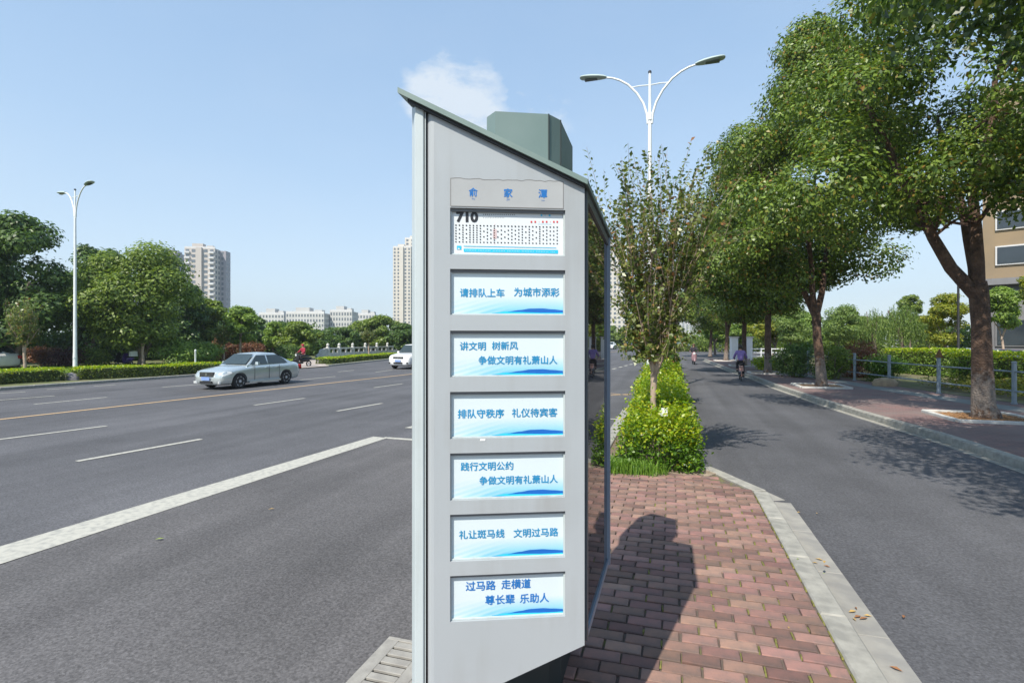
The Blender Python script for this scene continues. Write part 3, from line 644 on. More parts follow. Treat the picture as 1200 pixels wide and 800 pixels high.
for i, (zb, zt) in enumerate(rows):
    mt = M_ROUTE if i == 0 else M_POST
    pn = uvquad('poster', [FP(uL + .0005, zb + .0005, -DEP + .001), FP(uR - .0005, zb + .0005, -DEP + .001), FP(uR - .0005, zt - .0005, -DEP + .001), FP(uL + .0005, zt - .0005, -DEP + .001)], mt, sign)
    # inner lip: light trim on left, right and foot, recess shadow put in as a dark top bar
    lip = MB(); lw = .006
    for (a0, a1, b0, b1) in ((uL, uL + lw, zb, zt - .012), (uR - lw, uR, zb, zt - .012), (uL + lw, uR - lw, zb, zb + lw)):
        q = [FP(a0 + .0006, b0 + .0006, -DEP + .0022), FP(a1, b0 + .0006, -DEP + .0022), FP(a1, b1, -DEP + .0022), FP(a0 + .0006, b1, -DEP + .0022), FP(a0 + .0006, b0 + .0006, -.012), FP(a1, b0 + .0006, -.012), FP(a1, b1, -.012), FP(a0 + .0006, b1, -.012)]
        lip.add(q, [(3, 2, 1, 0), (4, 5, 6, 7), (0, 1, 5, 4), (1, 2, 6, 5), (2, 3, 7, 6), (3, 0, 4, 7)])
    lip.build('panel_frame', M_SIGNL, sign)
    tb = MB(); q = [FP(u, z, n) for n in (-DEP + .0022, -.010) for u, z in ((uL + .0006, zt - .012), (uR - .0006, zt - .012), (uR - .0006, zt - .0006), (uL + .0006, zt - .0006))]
    tb.add(q, [(3, 2, 1, 0), (4, 5, 6, 7), (0, 1, 5, 4), (1, 2, 6, 5), (2, 3, 7, 6), (3, 0, 4, 7)]); tb.build('panel_frame', mat("panel_top_shade", (.16, .17, .18), None, 3, .6), sign)
    pw, ph = uR - uL, zt - zb
    if i:
        for s_, a_, b_, py in texts[i]:
            ua, ub, z_ = span(a_, b_, py); text_mesh('lettering', s_, M_TEALPR if i < 6 else M_BLUEPR, sign, ua, ub, z_, n=-DEP + .0024, bold=.010)
        # blue swoosh along the foot
        for (m_, prof, nn_) in ((M_CYANPR, [(.36, .045, .05), (.5, .035, .085), (.62, .02, .12), (.75, .015, .14), (.9, .018, .12), (.985, .02, .10)], .0024),
                                (mat("print_deep_blue", (.008, .12, .46), None, 3, .4), [(.50, .075, .078), (.6, .075, .115), (.7, .068, .15), (.8, .06, .155), (.9, .06, .135), (.985, .065, .115)], .0030)):
            sw_ = MB(); N = 28; pts = []
            for k in range(N):
                x = prof[0][0] + (prof[-1][0] - prof[0][0]) * k / (N - 1)
                for q0, q1 in zip(prof, prof[1:]):
                    if q0[0] <= x <= q1[0] + 1e-9:
                        f_ = (x - q0[0]) / (q1[0] - q0[0]); f_ = f_ * f_ * (3 - 2 * f_); pts.append((x, q0[1] + (q1[1] - q0[1]) * f_, q0[2] + (q1[2] - q0[2]) * f_)); break
            vs = []; fs = []
            for k, (x, lo_, hi_) in enumerate(pts):
                vs += [FP(uL + pw * x, zb + ph * lo_, -DEP + nn_), FP(uL + pw * x, zb + ph * hi_, -DEP + nn_)]
                if k: fs.append((2 * k - 2, 2 * k, 2 * k + 1, 2 * k - 1))
            sw_.add(vs, fs); sw_.build('swoosh', m_, sign, recalc=False)
    else:
        n1 = -DEP + .0024
        ua, ub, z_ = span(534.5, 560.5, 252.9); text_mesh('route_number', '710', M_BLACKPR, sign, ua, ub, z_, hgt=.0455, n=n1, bold=.05)
        def dots(name, m_, lst, sz, nn_=n1):
            d_ = MB()
            for (px, py, w_, h_) in lst:
                u_, z_ = face_uz(px, py); w2, h2 = w_ * .00177, h_ * .00177
                d_.quad(FP(u_ - w2, z_ - h2, nn_), FP(u_ + w2, z_ - h2, nn_), FP(u_ + w2, z_ + h2, nn_), FP(u_ - w2, z_ + h2, nn_))
            o_ = d_.build(name, m_, sign, recalc=False); o_['kind'] = 'stuff'
        hd = []
        for k in range(16): hd.append((566.8 + k * 2.45, 250.0 + k * .02, .85, 1.0))
        for k in range(13): hd.append((566.8 + k * 2.0, 253.6, .7, .5))
        dots('small_print', M_BLACKPR, hd, 1)
        dots('small_print', M_CYANPR, [(635.5, 251.0, 2.1, 2.2), (639.6, 251.0, .6, 1.8), (645, 251.2, 2.2, 2.2)], 1)
        dots('small_print', M_REDPR, [(x, 258.4 + .005 * x / 10, 1.9, 2.1) for x in (623.5, 628, 637, 641.5, 650, 654)] + [(632.6, 258.8, .9, .4), (645.8, 258.8, .5, .9)], 1)
        dots('rule', M_CYANPR, [(639, 261.4, 16, .22)], 1)
        rd = random.Random(5); dd_, rdd = [], []
        for cidx in range(30):
            x = 534.2 + cidx * 4.13; n_ = rd.choice((2, 3, 3, 4, 5, 6)); y0 = 262.6 + cidx * .085; y1 = 282.2 + cidx * .08
            dd_.append((x, y0, .95, .95)); dd_.append((x, y1, .9, .8))
            for k in range(n_): dd_.append((x, y0 + (y1 - y0) * (k + 1) / (n_ + 1), .85, .95))
        dots('stop_names', M_BLACKPR, [(x, y_, w_ * 1.75, h_ * 1.5) for x, y_, w_, h_ in dd_], 1)
        x0_, y0_, y1_ = 580.2, 262.0, 284.2
        dots('route_highlight', M_REDPR, [(x0_ - 2, (y0_ + y1_) / 2, .2, 11.5), (x0_ + 2, (y0_ + y1_) / 2, .2, 11.5), (x0_, y0_ - .4, 2, .2), (x0_, y1_ + .4, 2, .2)], 1, n1 + .0003)
        dots('route_highlight', mat("print_pink", (.75, .50, .47), None, 3, .4), [(x0_, (y0_ + y1_) / 2, 1.9, 11.0)], 1, n1 - .0004)
        dots('footer_bar', M_CYANPR, [(538, 289.2, 5.2, 4.4)], 1)
        fbm = MB(); q = [face_uz(543.4, 290.3), face_uz(655, 292.0), face_uz(655, 296.3), face_uz(543.4, 294.2)]
        fbm.quad(*[FP(u_, z_, n1) for u_, z_ in (q[3], q[2], q[1], q[0])]); q = [face_uz(543.4, 287.0), face_uz(653, 289.2), face_uz(653, 289.8), face_uz(543.4, 287.7)]; fbm.quad(*[FP(u_, z_, n1) for u_, z_ in (q[3], q[2], q[1], q[0])])
        fbm.build('footer_bar', M_CYANPR, sign, recalc=False)
        dots('small_print', M_WHITEPR, [(537.5, 290.4, 1.9, 1.3)] + [(546 + k * 1.9, 292.3 + k * .035, .62, .55) for k in range(56) if k % 9 != 7], 1, n1 + .0004)
# little white notch of tape under the third slogan panel, lock bolts on the column
u_, z_ = face_uz(565.5, 515.2); MB().add([FP(u_ - .011, z_ - .004, .0015), FP(u_ + .010, z_ - .004, .0015), FP(u_ + .012, z_ + .005, .0015), FP(u_ - .009, z_ + .005, .0015)], [(0, 1, 2, 3)]).build('tape', M_WHITEPR, sign, recalc=False)

# ------------------------------------------------------------------ vegetation helpers
def leaves(name, P, size, m, parent=None, up=.5, aspect=.5, dirs=None, var=.35, seed=1, loc=None, fold=.12, nb=None):
    rg = np.random.default_rng(seed); N = len(P)
    n = rg.normal(size=(N, 3)); n[:, 2] = np.abs(n[:, 2]) + up
    if nb is not None: n = n * .75 + nb * 1.7
    n /= np.linalg.norm(n, axis=1)[:, None]
    if dirs is None: d = rg.normal(size=(N, 3))
    else: d = dirs + rg.normal(size=(N, 3)) * .35
    d -= n * (d * n).sum(1)[:, None]; d /= np.linalg.norm(d, axis=1)[:, None] + 1e-9
    s = np.cross(n, d); L = (size * (1 + rg.uniform(-var, var, N)))[:, None]; W = L * aspect / 2
    V = np.empty((N, 4, 3)); V[:, 0] = P - d * L * .5; V[:, 1] = P + s * W + n * L * fold * .5; V[:, 2] = P + d * L * .5 - n * L * fold; V[:, 3] = P - s * W + n * L * fold * .5
    me = bpy.data.meshes.new(name); me.vertices.add(4 * N); me.vertices.foreach_set('co', V.reshape(-1))
    me.loops.add(4 * N); me.loops.foreach_set('vertex_index', np.arange(4 * N, dtype=np.int32))
    me.polygons.add(N); me.polygons.foreach_set('loop_start', np.arange(0, 4 * N, 4, dtype=np.int32)); me.polygons.foreach_set('loop_total', np.full(N, 4, dtype=np.int32))
    me.materials.append(m); me.update(calc_edges=True); return link(name, me, parent, loc)
def in_lumps(lumps, n, seed=1, shell=.55, squash=.8, both=False):
    rg = np.random.default_rng(seed); L = np.array(lumps); w = L[:, 3] ** 2.2; w /= w.sum(); idx = rg.choice(len(L), n, p=w)
    v = rg.normal(size=(n, 3)); v /= np.linalg.norm(v, axis=1)[:, None]
    r = shell + (1 - shell) * rg.random(n) ** .6; r *= 1 + .15 * rg.normal(size=n)
    P = L[idx, :3] + v * (L[idx, 3] * r)[:, None] * np.array([1, 1, squash]); return (P, v) if both else P
def crown_lumps(rg, c, rx, rz, n, r0, r1, base=None, taper=0.0):
    out = []
    for i in range(n):
        th = rg.uniform(0, 2 * math.pi); zf = rg.uniform(-1, 1); rr = math.sqrt(max(0, 1 - zf * zf * .9)) * rg.uniform(.35, .95) * (1 - taper * max(0, zf + .15))
        out.append((c[0] + rx * rr * math.cos(th), c[1] + rx * rr * math.sin(th), c[2] + rz * zf * .88, rg.uniform(r0, r1)))
    return out
def limb(mb_, a, b, r0, r1, rg, bend=.12, n=5, sides=7):
    a, b = Vector(a), Vector(b); ln = (b - a).length; pts = []; o1 = Vector((rg.uniform(-1, 1), rg.uniform(-1, 1), rg.uniform(-.3, .6))) * bend * ln
    for i in range(n + 1):
        t = i / n; pts.append(a.lerp(b, t) + o1 * math.sin(t * math.pi) + Vector((rg.uniform(-1, 1), rg.uniform(-1, 1), 0)) * .015 * ln * (0 < t < 1))
    mb_.tube(pts, [r0 + (r1 - r0) * (i / n) ** .8 for i in range(n + 1)], sides); return pts

def big_tree(name, label, cat, group, loc, hgt, rad, seed, leaf, nleaf, lsize, trunk_r, fork, shift=(0, 0), bark=None, base_z=None, lumpn=46, white=False, forkdirs=None, limbs=7, lr=(.75, 1.35), rz=0, taper=.0, extra=()):
    rg = random.Random(seed); root = empty(name, loc, rz); tag(root, label, cat, group)
    bz = base_z if base_z is not None else fork * .95
    cx, cy = shift; cz = (hgt + bz) / 2; rzv = (hgt - bz) / 2
    tb = MB(); lean = (rg.uniform(-.14, .14), rg.uniform(-.12, .12))
    top = Vector((lean[0] * 2, lean[1] * 2, fork))
    prof = [(0, 1.65), (.04, 1.38), (.1, 1.16), (.4, 1.0), (.7, .92), (.95, .96), (1.03, .82)]
    tb.tube([Vector((top.x * t + rg.uniform(-.02, .02), top.y * t + rg.uniform(-.02, .02), fork * t - (.03 if t == 0 else 0))) for t, k in prof], [trunk_r * k for t, k in prof], 14)
    lumps = crown_lumps(rg, (cx, cy, cz), rad, rzv, lumpn, lr[0], lr[1], taper=taper)
    lumps += [(q[0] - loc[0], q[1] - loc[1], q[2] - loc[2], q[3]) for q in extra]
    mains = []
    dirs = forkdirs or [(math.cos(a + seed), math.sin(a + seed), 2.2) for a in (0, 2.1, 4.2)]
    for dx, dy, dz in dirs:
        d = Vector((dx, dy, dz)).normalized(); e = top + d * (hgt - fork) * .55
        e.x += cx * .4; e.y += cy * .4
        p = limb(tb, top - Vector((0, 0, trunk_r * 1.2)) - d * .05, e, trunk_r * .78, trunk_r * .22, rg, .06, 7, 10); mains.append(p)
    for i in range(limbs * 3):
        p = rg.choice(mains); k = rg.randint(2, len(p) - 1); lu = min(lumps, key=lambda q: (Vector(q[:3]) - p[k]).length + rg.uniform(0, rad * .9))
        limb(tb, p[k], Vector(lu[:3]), trunk_r * .22, trunk_r * .05, rg, .1, 4, 5)
    tb.build('trunk', (M_BARKWT if white else bark or M_BARK), root, smooth=60)
    P, nv = in_lumps(lumps, nleaf, seed, .6, .7, True)
    leaves('crown', P, lsize, leaf, root, up=.45, aspect=.55, seed=seed, nb=nv)
    return root

# ------------------------------------------------------------------ camphor trees on the right pavement
TB = [G(1155, 491, IZ), G(963, 453.5, IZ), G(899.5, 437.8, IZ), G(872, 429, IZ), G(850.5, 423, IZ), G(832, 417.5, IZ)]
TG = 'camphor trees along the brick pavement'
t1 = big_tree('camphor_tree', 'camphor tree with thick forked brown trunk beside the blue grey railing, nearest whole trunk', 'tree', TG, TB[0], 13.8, 4.5, 3, L_CAMPH, 96000, .115, .205, 3.2, (-.3, -.2), white=True, base_z=4.6, lumpn=104, taper=.5, lr=(.6, 1.1), extra=((2.9, 14.8, 5.4, 1.1), (3.6, 13.8, 5.6, 1.2), (4.4, 15.6, 5.3, 1.2), (2.2, 15.6, 5.9, .9)),
              forkdirs=[(-.62, -.2, 1.15), (.16, .04, 1.2), (.1, .7, 1.3)], limbs=10)
t0 = big_tree('camphor_tree', 'camphor tree overhanging the lane, its dark foliage filling the upper right corner', 'tree', TG, (7.6, 5.3, IZ), 11.5, 4.7, 9, L_CAMPH2, 115000, .115, .3, 4.0, (-.7, -.1), base_z=4.6, lumpn=76, taper=.3, extra=((3.3, 7.3, 6.3, 1.15), (3.1, 5.2, 6.1, 1.2), (3.7, 3.2, 5.8, 1.3), (4.3, 6.3, 6.0, 1.3), (5.2, 7.6, 5.9, 1.2), (5.6, 8.6, 6.4, 1.3), (6.2, 7.4, 5.4, 1.3), (4.6, 4.2, 5.6, 1.3), (4.4, 8.2, 6.6, 1.2), (3.9, 1.8, 5.7, 1.1), (5.2, 2.4, 5.4, 1.3)))
t2 = big_tree('camphor_tree', 'camphor tree in a square pale pit, trunk in front of the leftmost railing posts', 'tree', TG, TB[1], 15.0, 4.7, 21, L_CAMPH, 100000, .138, .17, 3.0, (-.3, 0), white=True, base_z=3.4, lumpn=128, taper=.72, lr=(.6, 1.1), extra=((2.2, 21.8, 5.2, 1.15), (1.5, 22.4, 5.6, .9), (3.2, 22.6, 5.0, 1.2), (2.9, 20.6, 5.6, 1.0)),
              forkdirs=[(-.55, 0, 1.7), (.35, .1, 1.8), (0, -.4, 2)])
lab = ['camphor tree with straight trunk just right of the cyclist in the purple shirt', 'camphor tree with slanting dark trunk directly behind the cyclist', 'camphor tree with slim trunk left of the cyclist, by the lane bend', 'farthest camphor tree in the row, near the oncoming scooter rider']
for i in range(4):
    if i == 0: t3 = big_tree('camphor_tree', lab[0], 'tree', TG, TB[2], 13.6, 4.6, 33, L_CAMPH, 66000, .175, .17, 3.4, (-.4, 0), white=True, base_z=3.2, lumpn=110, taper=.7, lr=(.6, 1.15), extra=((1.7, 31.2, 5.2, 1.1), (2.5, 30.6, 5.4, 1.1), (1.0, 31.8, 5.7, .9))); src = t3
    else:
        c_ = copy_tree((t3, t2, t3)[i - 1]); c_.location = TB[2 + i]; c_.rotation_euler = (0, (-.07 if i == 1 else .03), i * 1.9); c_.scale = (.93, .93, .95 - .03 * i); c_['label'] = lab[i]

# ------------------------------------------------------------------ crape myrtles on the island: sprays of upright twigs
def myrtle(name, label, group, loc, hgt, rad, seed, leaf, bark, fork, ntw, lpt, lsize, trunk_r, cat='tree', spread=1.0, shoots=0):
    rg = random.Random(seed); root = empty(name, loc); tag(root, label, cat, group); tb = MB()
    top = Vector((rg.uniform(-.04, .04), .0, fork))
    tb.tube([(0, 0, -.05), (top.x * .3 + .01, .01, fork * .35), (top.x * .7 - .01, 0, fork * .7), top], [trunk_r * 1.25, trunk_r, trunk_r * .93, trunk_r * 1.1], 10)
    tw = []; ends = []
    for k in range(7):
        a = k * 2 * math.pi / 7 + rg.uniform(-.3, .3); r = rad * rg.uniform(.16, .5) * spread
        e = Vector((math.cos(a) * r, math.sin(a) * r, fork + (hgt - fork) * rg.uniform(.28, .5)))
        p = limb(tb, top - Vector((0, 0, .05)), e, trunk_r * .62, trunk_r * .3, rg, .05, 4, 6); ends.append(p)
    P, Dd = [], []
    for k in range(ntw):
        p = rg.choice(ends); s0_ = p[rg.randint(1, len(p) - 1)]; a = math.atan2(s0_.y, s0_.x) + rg.gauss(0, 1.0); lift = rg.random()
        out = rad * rg.uniform(.2, 1.0) * (1.0 if lift < .7 else .65)
        out *= 1
        zz = fork + (hgt - fork) * (rg.uniform(-.02, .66) if lift < .62 else rg.uniform(.62, 1.0)) * (1 - .22 * (out / rad))
        out *= .42 + .62 * min(1, max(0, (zz - fork) / (hgt - fork))); e = Vector((math.cos(a) * out, math.sin(a) * out, max(zz, fork + .22)))
        q = limb(tb, s0_, e, trunk_r * .11, trunk_r * .035, rg, .10, 6, 4)
        for i in range(lpt):
            t = (.12 + .88 * (i / lpt)) * 6; j = min(5, int(t)); f_ = t - j; pos = q[j].lerp(q[j + 1], f_); d = (q[j + 1] - q[j]).normalized()
            sd_ = d.cross(Vector((0, 0, 1)) if abs(d.z) < .9 else Vector((1, 0, 0))).normalized() * (1 if i % 2 else -1)
            sd_ = Matrix.Rotation(rg.uniform(-1.2, 1.2), 3, d) @ sd_
            P.append(pos + sd_ * lsize * .55); Dd.append(sd_ + d * .7)
    for k in range(shoots):
        p = rg.choice(ends); s0_ = p[-1]; a = math.atan2(s0_.y, s0_.x) + rg.gauss(0, .5); out = rad * rg.uniform(.3, 1.15)
        e = Vector((math.cos(a) * out, math.sin(a) * out, fork + (hgt - fork) * rg.uniform(.66, 1.06) * (1 - .12 * out / rad)))
        q = limb(tb, s0_, e, trunk_r * .14, trunk_r * .04, rg, .08, 6, 4)
        for i in range(54):
            t = (.1 + .9 * i / 54) * 6; j = min(5, int(t)); pos = q[j].lerp(q[j + 1], t - j); d = (q[j + 1] - q[j]).normalized()
            sd_ = Matrix.Rotation(rg.uniform(-.7, .7), 3, d) @ (d.cross(Vector((0, 0, 1))).normalized() * (1 if i % 2 else -1))
            P.append(pos + sd_ * lsize * .5); Dd.append(sd_ + d * .8)
    tb.build('trunk', bark, root, smooth=60)
    leaves('crown', np.array([tuple(p) for p in P]), lsize, leaf, root, up=.2, aspect=.6, dirs=np.array([tuple(d) for d in Dd]), seed=seed)
    return root
MG = 'small trees planted in the hedge island'
mt1 = myrtle('crape_myrtle', 'young tree with upright leafy sprays growing from the nearest hedge clump on the island', MG, (-.27, 8.75, IZ), 5.2, 1.5, 5, L_MYRT, M_PALEB, 1.35, 215, 36, .078, .05, shoots=52)
mt2 = myrtle('crape_myrtle', 'second young island tree, partly hidden behind the nearest one', MG, (-.35, 15.5, IZ), 4.6, 1.25, 8, L_MYRT, M_PALEB, 1.4, 150, 24, .11, .065)
for i, (x, y, l) in enumerate(((-.4, 27.5, 'slender young island tree beyond the white lamp post'), (-.3, 36, 'farthest young tree on the hedge island'))):
    c_ = copy_tree(mt2); c_.location = (x, y, IZ); c_.rotation_euler = (0, 0, 1.3 + i); c_['label'] = l

# island hedge clumps
HG = 'hedge clumps along the island'
def clump(label, x, y, w, l, h, n, lsize, seed, group=HG, young=.38, name='hedge_clump', z0=IZ, a=L_HEDG, b=L_HEDY, cat='hedge', rz=0):
    rg = np.random.default_rng(seed); root = empty(name, (x, y, z0), rz); tag(root, label, cat, group)
    # leaf tufts over a rounded box
    nt_ = max(20, int(n / 16)); u = rg.uniform(-1, 1, (nt_, 3)); u[:, 2] = rg.random(nt_)
    q = np.abs(u).max(axis=1); k = (.62 + .38 * rg.random(nt_) ** .5) / q; C = u * k[:, None]
    C[:, 2] = np.clip(np.abs(C[:, 2]), .06, 1)
    C *= np.array([w / 2, l / 2, h]); C[:, 2] *= 1 + .20 * rg.normal(size=nt_)
    sh = 1 - .18 * (C[:, 2] / h) ** 2 - .22 * np.clip(1 - C[:, 2] / h - .55, 0, 1); C[:, 0] *= sh; C[:, 1] *= sh
    sizes = lsize * 1.3
    P = np.repeat(C, 16, axis=0) + rg.normal(size=(nt_ * 16, 3)) * sizes * .75
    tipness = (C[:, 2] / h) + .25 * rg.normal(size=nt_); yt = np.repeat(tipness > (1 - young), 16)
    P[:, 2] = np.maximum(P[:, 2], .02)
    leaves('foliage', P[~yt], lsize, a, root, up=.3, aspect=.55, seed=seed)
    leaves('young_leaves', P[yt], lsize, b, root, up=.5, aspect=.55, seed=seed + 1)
    sb = MB(); rr = random.Random(seed)
    sb.tube([(0, 0, -.02), (.01, 0, h * .3), (0, .01, h * .6)], [.02, .015, .01], 6)
    for k in range(min(26, int(w * l * 22) + 6)):
        bx, by = rr.uniform(-.38, .38) * w, rr.uniform(-.42, .42) * l
        sb.tube([(0, 0, 0), (bx, by, .03), (bx * 1.15, by * 1.1, h * .45), (bx * 1.3, by * 1.15, h * .8)], [.006, .009, .007, .004], 5)
    sb.build('stems', M_GREYB, root)['kind'] = 'stuff'
    return root
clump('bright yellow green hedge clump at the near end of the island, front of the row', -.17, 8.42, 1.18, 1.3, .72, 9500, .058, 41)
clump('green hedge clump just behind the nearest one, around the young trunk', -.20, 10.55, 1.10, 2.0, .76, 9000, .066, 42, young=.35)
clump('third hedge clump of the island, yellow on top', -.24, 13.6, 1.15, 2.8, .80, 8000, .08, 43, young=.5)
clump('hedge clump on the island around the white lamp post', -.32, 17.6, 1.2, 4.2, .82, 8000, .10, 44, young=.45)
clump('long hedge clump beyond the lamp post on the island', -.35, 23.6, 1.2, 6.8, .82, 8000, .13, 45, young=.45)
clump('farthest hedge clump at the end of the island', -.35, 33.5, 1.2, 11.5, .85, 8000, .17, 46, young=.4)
# grass tufts at the island end
def blades(name, pts, hgt, seed, m=L_GRASS, w=.006):
    rg = random.Random(seed); V, Fc = [], []
    for (x, y, z) in pts:
        a = rg.uniform(0, 6.28); h = hgt * rg.uniform(.5, 1.2); ln = rg.uniform(.2, .7) * h; dx, dy = math.cos(a), math.sin(a); sx, sy = -dy * w, dx * w; n = len(V)
        V += [(x - sx, y - sy, z), (x + sx, y + sy, z), (x + dx * ln * .4 + sx * .8, y + dy * ln * .4 + sy * .8, z + h * .7), (x + dx * ln * .4 - sx * .8, y + dy * ln * .4 - sy * .8, z + h * .7), (x + dx * ln, y + dy * ln, z + h * .95)]
        Fc += [(n, n + 1, n + 2, n + 3), (n + 3, n + 2, n + 4)]
    b_ = MB(); b_.v = V; b_.f = Fc; o_ = b_.build(name, m, recalc=False); tag(o_, kind='stuff'); return o_
pts = [(R_.gauss(-.72, .20), R_.gauss(7.78, .13), IZ - .01) for _ in range(1400)] + [(R_.uniform(-1.0, .0), R_.uniform(7.6, 7.9), IZ - .01) for _ in range(300)] + [(R_.gauss(-.40, .1), R_.gauss(7.7, .06), IZ - .01) for _ in range(200)]
tag(blades('grass', [p for p in pts if p[0] > -1.0], .19, 3), 'green grass tufts at the foot of the nearest hedge clump', 'grass')
# pale concrete edging lump at the end of the bricks
cl = MB().prism([(-.25, 7.66), (.5, 7.78), (.62, 7.98), (.45, 8.2), (-.2, 8.0)], IZ - .04, IZ - .002).build('soil_patch', mat("dry_soil_mortar", (.34, .28, .21), (.22, .17, .12), 9, .95, .02, 40), isl)
# milk-white card tied in the hedge
cd = MB().box((0, 0, 0), (.105, .02, .12), .15).build('white_card', M_WHITEPR, loc=tuple(D(778, 7.75, ZH(482.5, 7.75)))); tag(cd, 'small white card tucked in the top of the nearest hedge clump', 'card')
cd.rotation_euler = (-.15, 0, .25)

# ------------------------------------------------------------------ right pavement, kerb, tree pits, railing
PZ = .15
FB = [G(*p, PZ) for p in ((1188.5, 473.5), (1100, 461.2), (1042, 452.2), (1001.5, 445.8), (970.6, 440.9), (947, 437.4))]
FBX = [FB[0] + (FB[0] - FB[1])] + FB
kr = [p for p in KERB_R if p[1] >= 0]
pv = flat('pavement', [(x + .16, y) for x, y in [(5.9, -12)] + kr] + [(14, 60), (26, 60), (20, -12)], None, PZ)
def brick_pave(name):
    m = bpy.data.materials.new(name); m.use_nodes = True; t = m.node_tree; b = t.nodes['Principled BSDF']
    co = t.nodes.new('ShaderNodeTexCoord'); br = t.nodes.new('ShaderNodeTexBrick'); t.links.new(co.outputs['Object'], br.inputs['Vector'])
    br.inputs['Color1'].default_value = (.235, .135, .125, 1); br.inputs['Color2'].default_value = (.17, .115, .11, 1); br.inputs['Mortar'].default_value = (.09, .075, .065, 1)
    br.inputs['Scale'].default_value = 1; br.inputs['Brick Width'].default_value = .23; br.inputs['Row Height'].default_value = .115; br.inputs['Mortar Size'].default_value = .006; br.inputs['Bias'].default_value = 0
    n = t.nodes.new('ShaderNodeTexNoise'); n.inputs['Scale'].default_value = .8; n.inputs['Detail'].default_value = 6; t.links.new(co.outputs['Object'], n.inputs['Vector'])
    mr = t.nodes.new('ShaderNodeMapRange'); mr.inputs['From Min'].default_value = .4; mr.inputs['From Max'].default_value = .62; mr.inputs['To Max'].default_value = .6; t.links.new(n.outputs['Fac'], mr.inputs['Value'])
    mx = t.nodes.new('ShaderNodeMix'); mx.data_type = 'RGBA'; t.links.new(mr.outputs[0], mx.inputs['Factor']); t.links.new(br.outputs['Color'], mx.inputs['A']); mx.inputs['B'].default_value = (.20, .165, .15, 1)
    t.links.new(mx.outputs['Result'], b.inputs['Base Color']); b.inputs['Roughness'].default_value = .9
    bp = t.nodes.new('ShaderNodeBump'); bp.inputs['Distance'].default_value = .005; bp.inputs['Strength'].default_value = .5; bp.invert = True; t.links.new(br.outputs['Fac'], bp.inputs['Height']); t.links.new(bp.outputs[0], b.inputs['Normal'])
    return m
pv.data.materials.clear(); pv.data.materials.append(brick_pave("pavement_brick")); 
# grey band of slabs along the railing
band = [(p.x - .5, p.y) for p in FBX] ; band2 = [(p.x - 1.35, p.y) for p in FBX]
flat('grey_paving_band', band + band2[::-1], mat("grey_paving", (.21, .225, .215), (.165, .175, .17), 2.5, .9, .003, 60), PZ + .004, pv)
kerb_run(road, kr, .17, -.02, PZ + .006, M_CONC, 1.0, -1, 'kerb_stone', .02)
kerb_run(road, [(x - .16, y) for x, y in kr], .15, -.03, .012, M_CONC, 1.0, -1, 'gutter_slab', .004)
# tree pits
pitc = mat("pit_bark_chips", (.42, .24, .11), (.24, .13, .06), 22, .95, .02, 60)
def pit(c, w=1.9, l=1.9, rz=0.0, rough=False):
    r = empty('tree_pit', (c[0], c[1], PZ), rz); r['kind'] = 'structure'; r.parent = None
    for (x, y, dx, dy) in ((0, l / 2, w, .12), (0, -l / 2, w, .12), (w / 2, 0, .12, l - .13), (-w / 2, 0, .12, l - .13)):
        MB().box((x, y, .02), (dx, dy, .09), bev=.01).build('edging_stone', M_STONEW, r)
    MB().box((0, 0, -.01), (w - .13, l - .13, .06)).build('pit_soil', pitc, r)
    return r
for i, p in enumerate(TB[:5]): pit((p.x - .05, p.y), 1.75 if i == 0 else 1.7, 1.75, 0)
pt_ = TB[0]
ch = MB()
for k in range(420):
    a = R_.uniform(0, 6.28); r = R_.uniform(.35, 1.0); x, y = pt_.x - .05 + r * math.cos(a) * .85, pt_.y + r * math.sin(a) * .85
    ch.box((x, y, PZ + .03), (R_.uniform(.02, .06), R_.uniform(.015, .03), .012), R_.uniform(0, 3))
tag(ch.build('bark_chips', pitc), 'scattered brown bark chips in the pit of the nearest camphor', 'bark chips', kind='stuff')

fence = empty('railing', (FBX[0].x, FBX[0].y, PZ)); tag(fence, 'blue grey metal railing of round posts and two rails along the pavement edge', 'railing')
pm = MB(); pm.lathe((0, 0, 0), [(.075, 0), (.075, .04), (.058, .05), (.058, 1.20), (.066, 1.205), (.066, 1.235), (.02, 1.25)], 14); pmesh = pm.mesh('post', M_STEEL, 40)
for p in FBX: link('post', pmesh, fence, p - Vector((FBX[0].x, FBX[0].y, 0)) - Vector((0, 0, PZ)) + Vector((0, 0, 0)))
for a, b in zip(FBX, FBX[1:]):
    for z in (.95, .38):
        q = MB(); q.tube([Vector((a.x - FBX[0].x, a.y - FBX[0].y, z)), Vector((b.x - FBX[0].x, b.y - FBX[0].y, z))], .024, 8); q.build('rail', M_STEEL, fence, smooth=40)
# brown dry leaf wedge on a post
w_ = MB(); w_.add([(-.12, -.05, 0), (.12, -.05, 0), (.13, .05, 0), (-.1, .05, 0), (-.03, -.02, .2), (.03, .02, .33), (-.06, .0, .13)], [(3, 2, 1, 0), (0, 1, 5, 4), (1, 2, 5), (2, 3, 5), (3, 6, 5), (3, 0, 6), (0, 4, 6), (4, 5, 6)])
wo_ = w_.build('palm_husk', mat("dry_husk", (.20, .11, .04), (.12, .06, .03), 20, .9), loc=(FB[1].x, FB[1].y, PZ + 1.251)); tag(wo_, 'brown dry palm husk stuck on top of a railing post', 'palm husk')

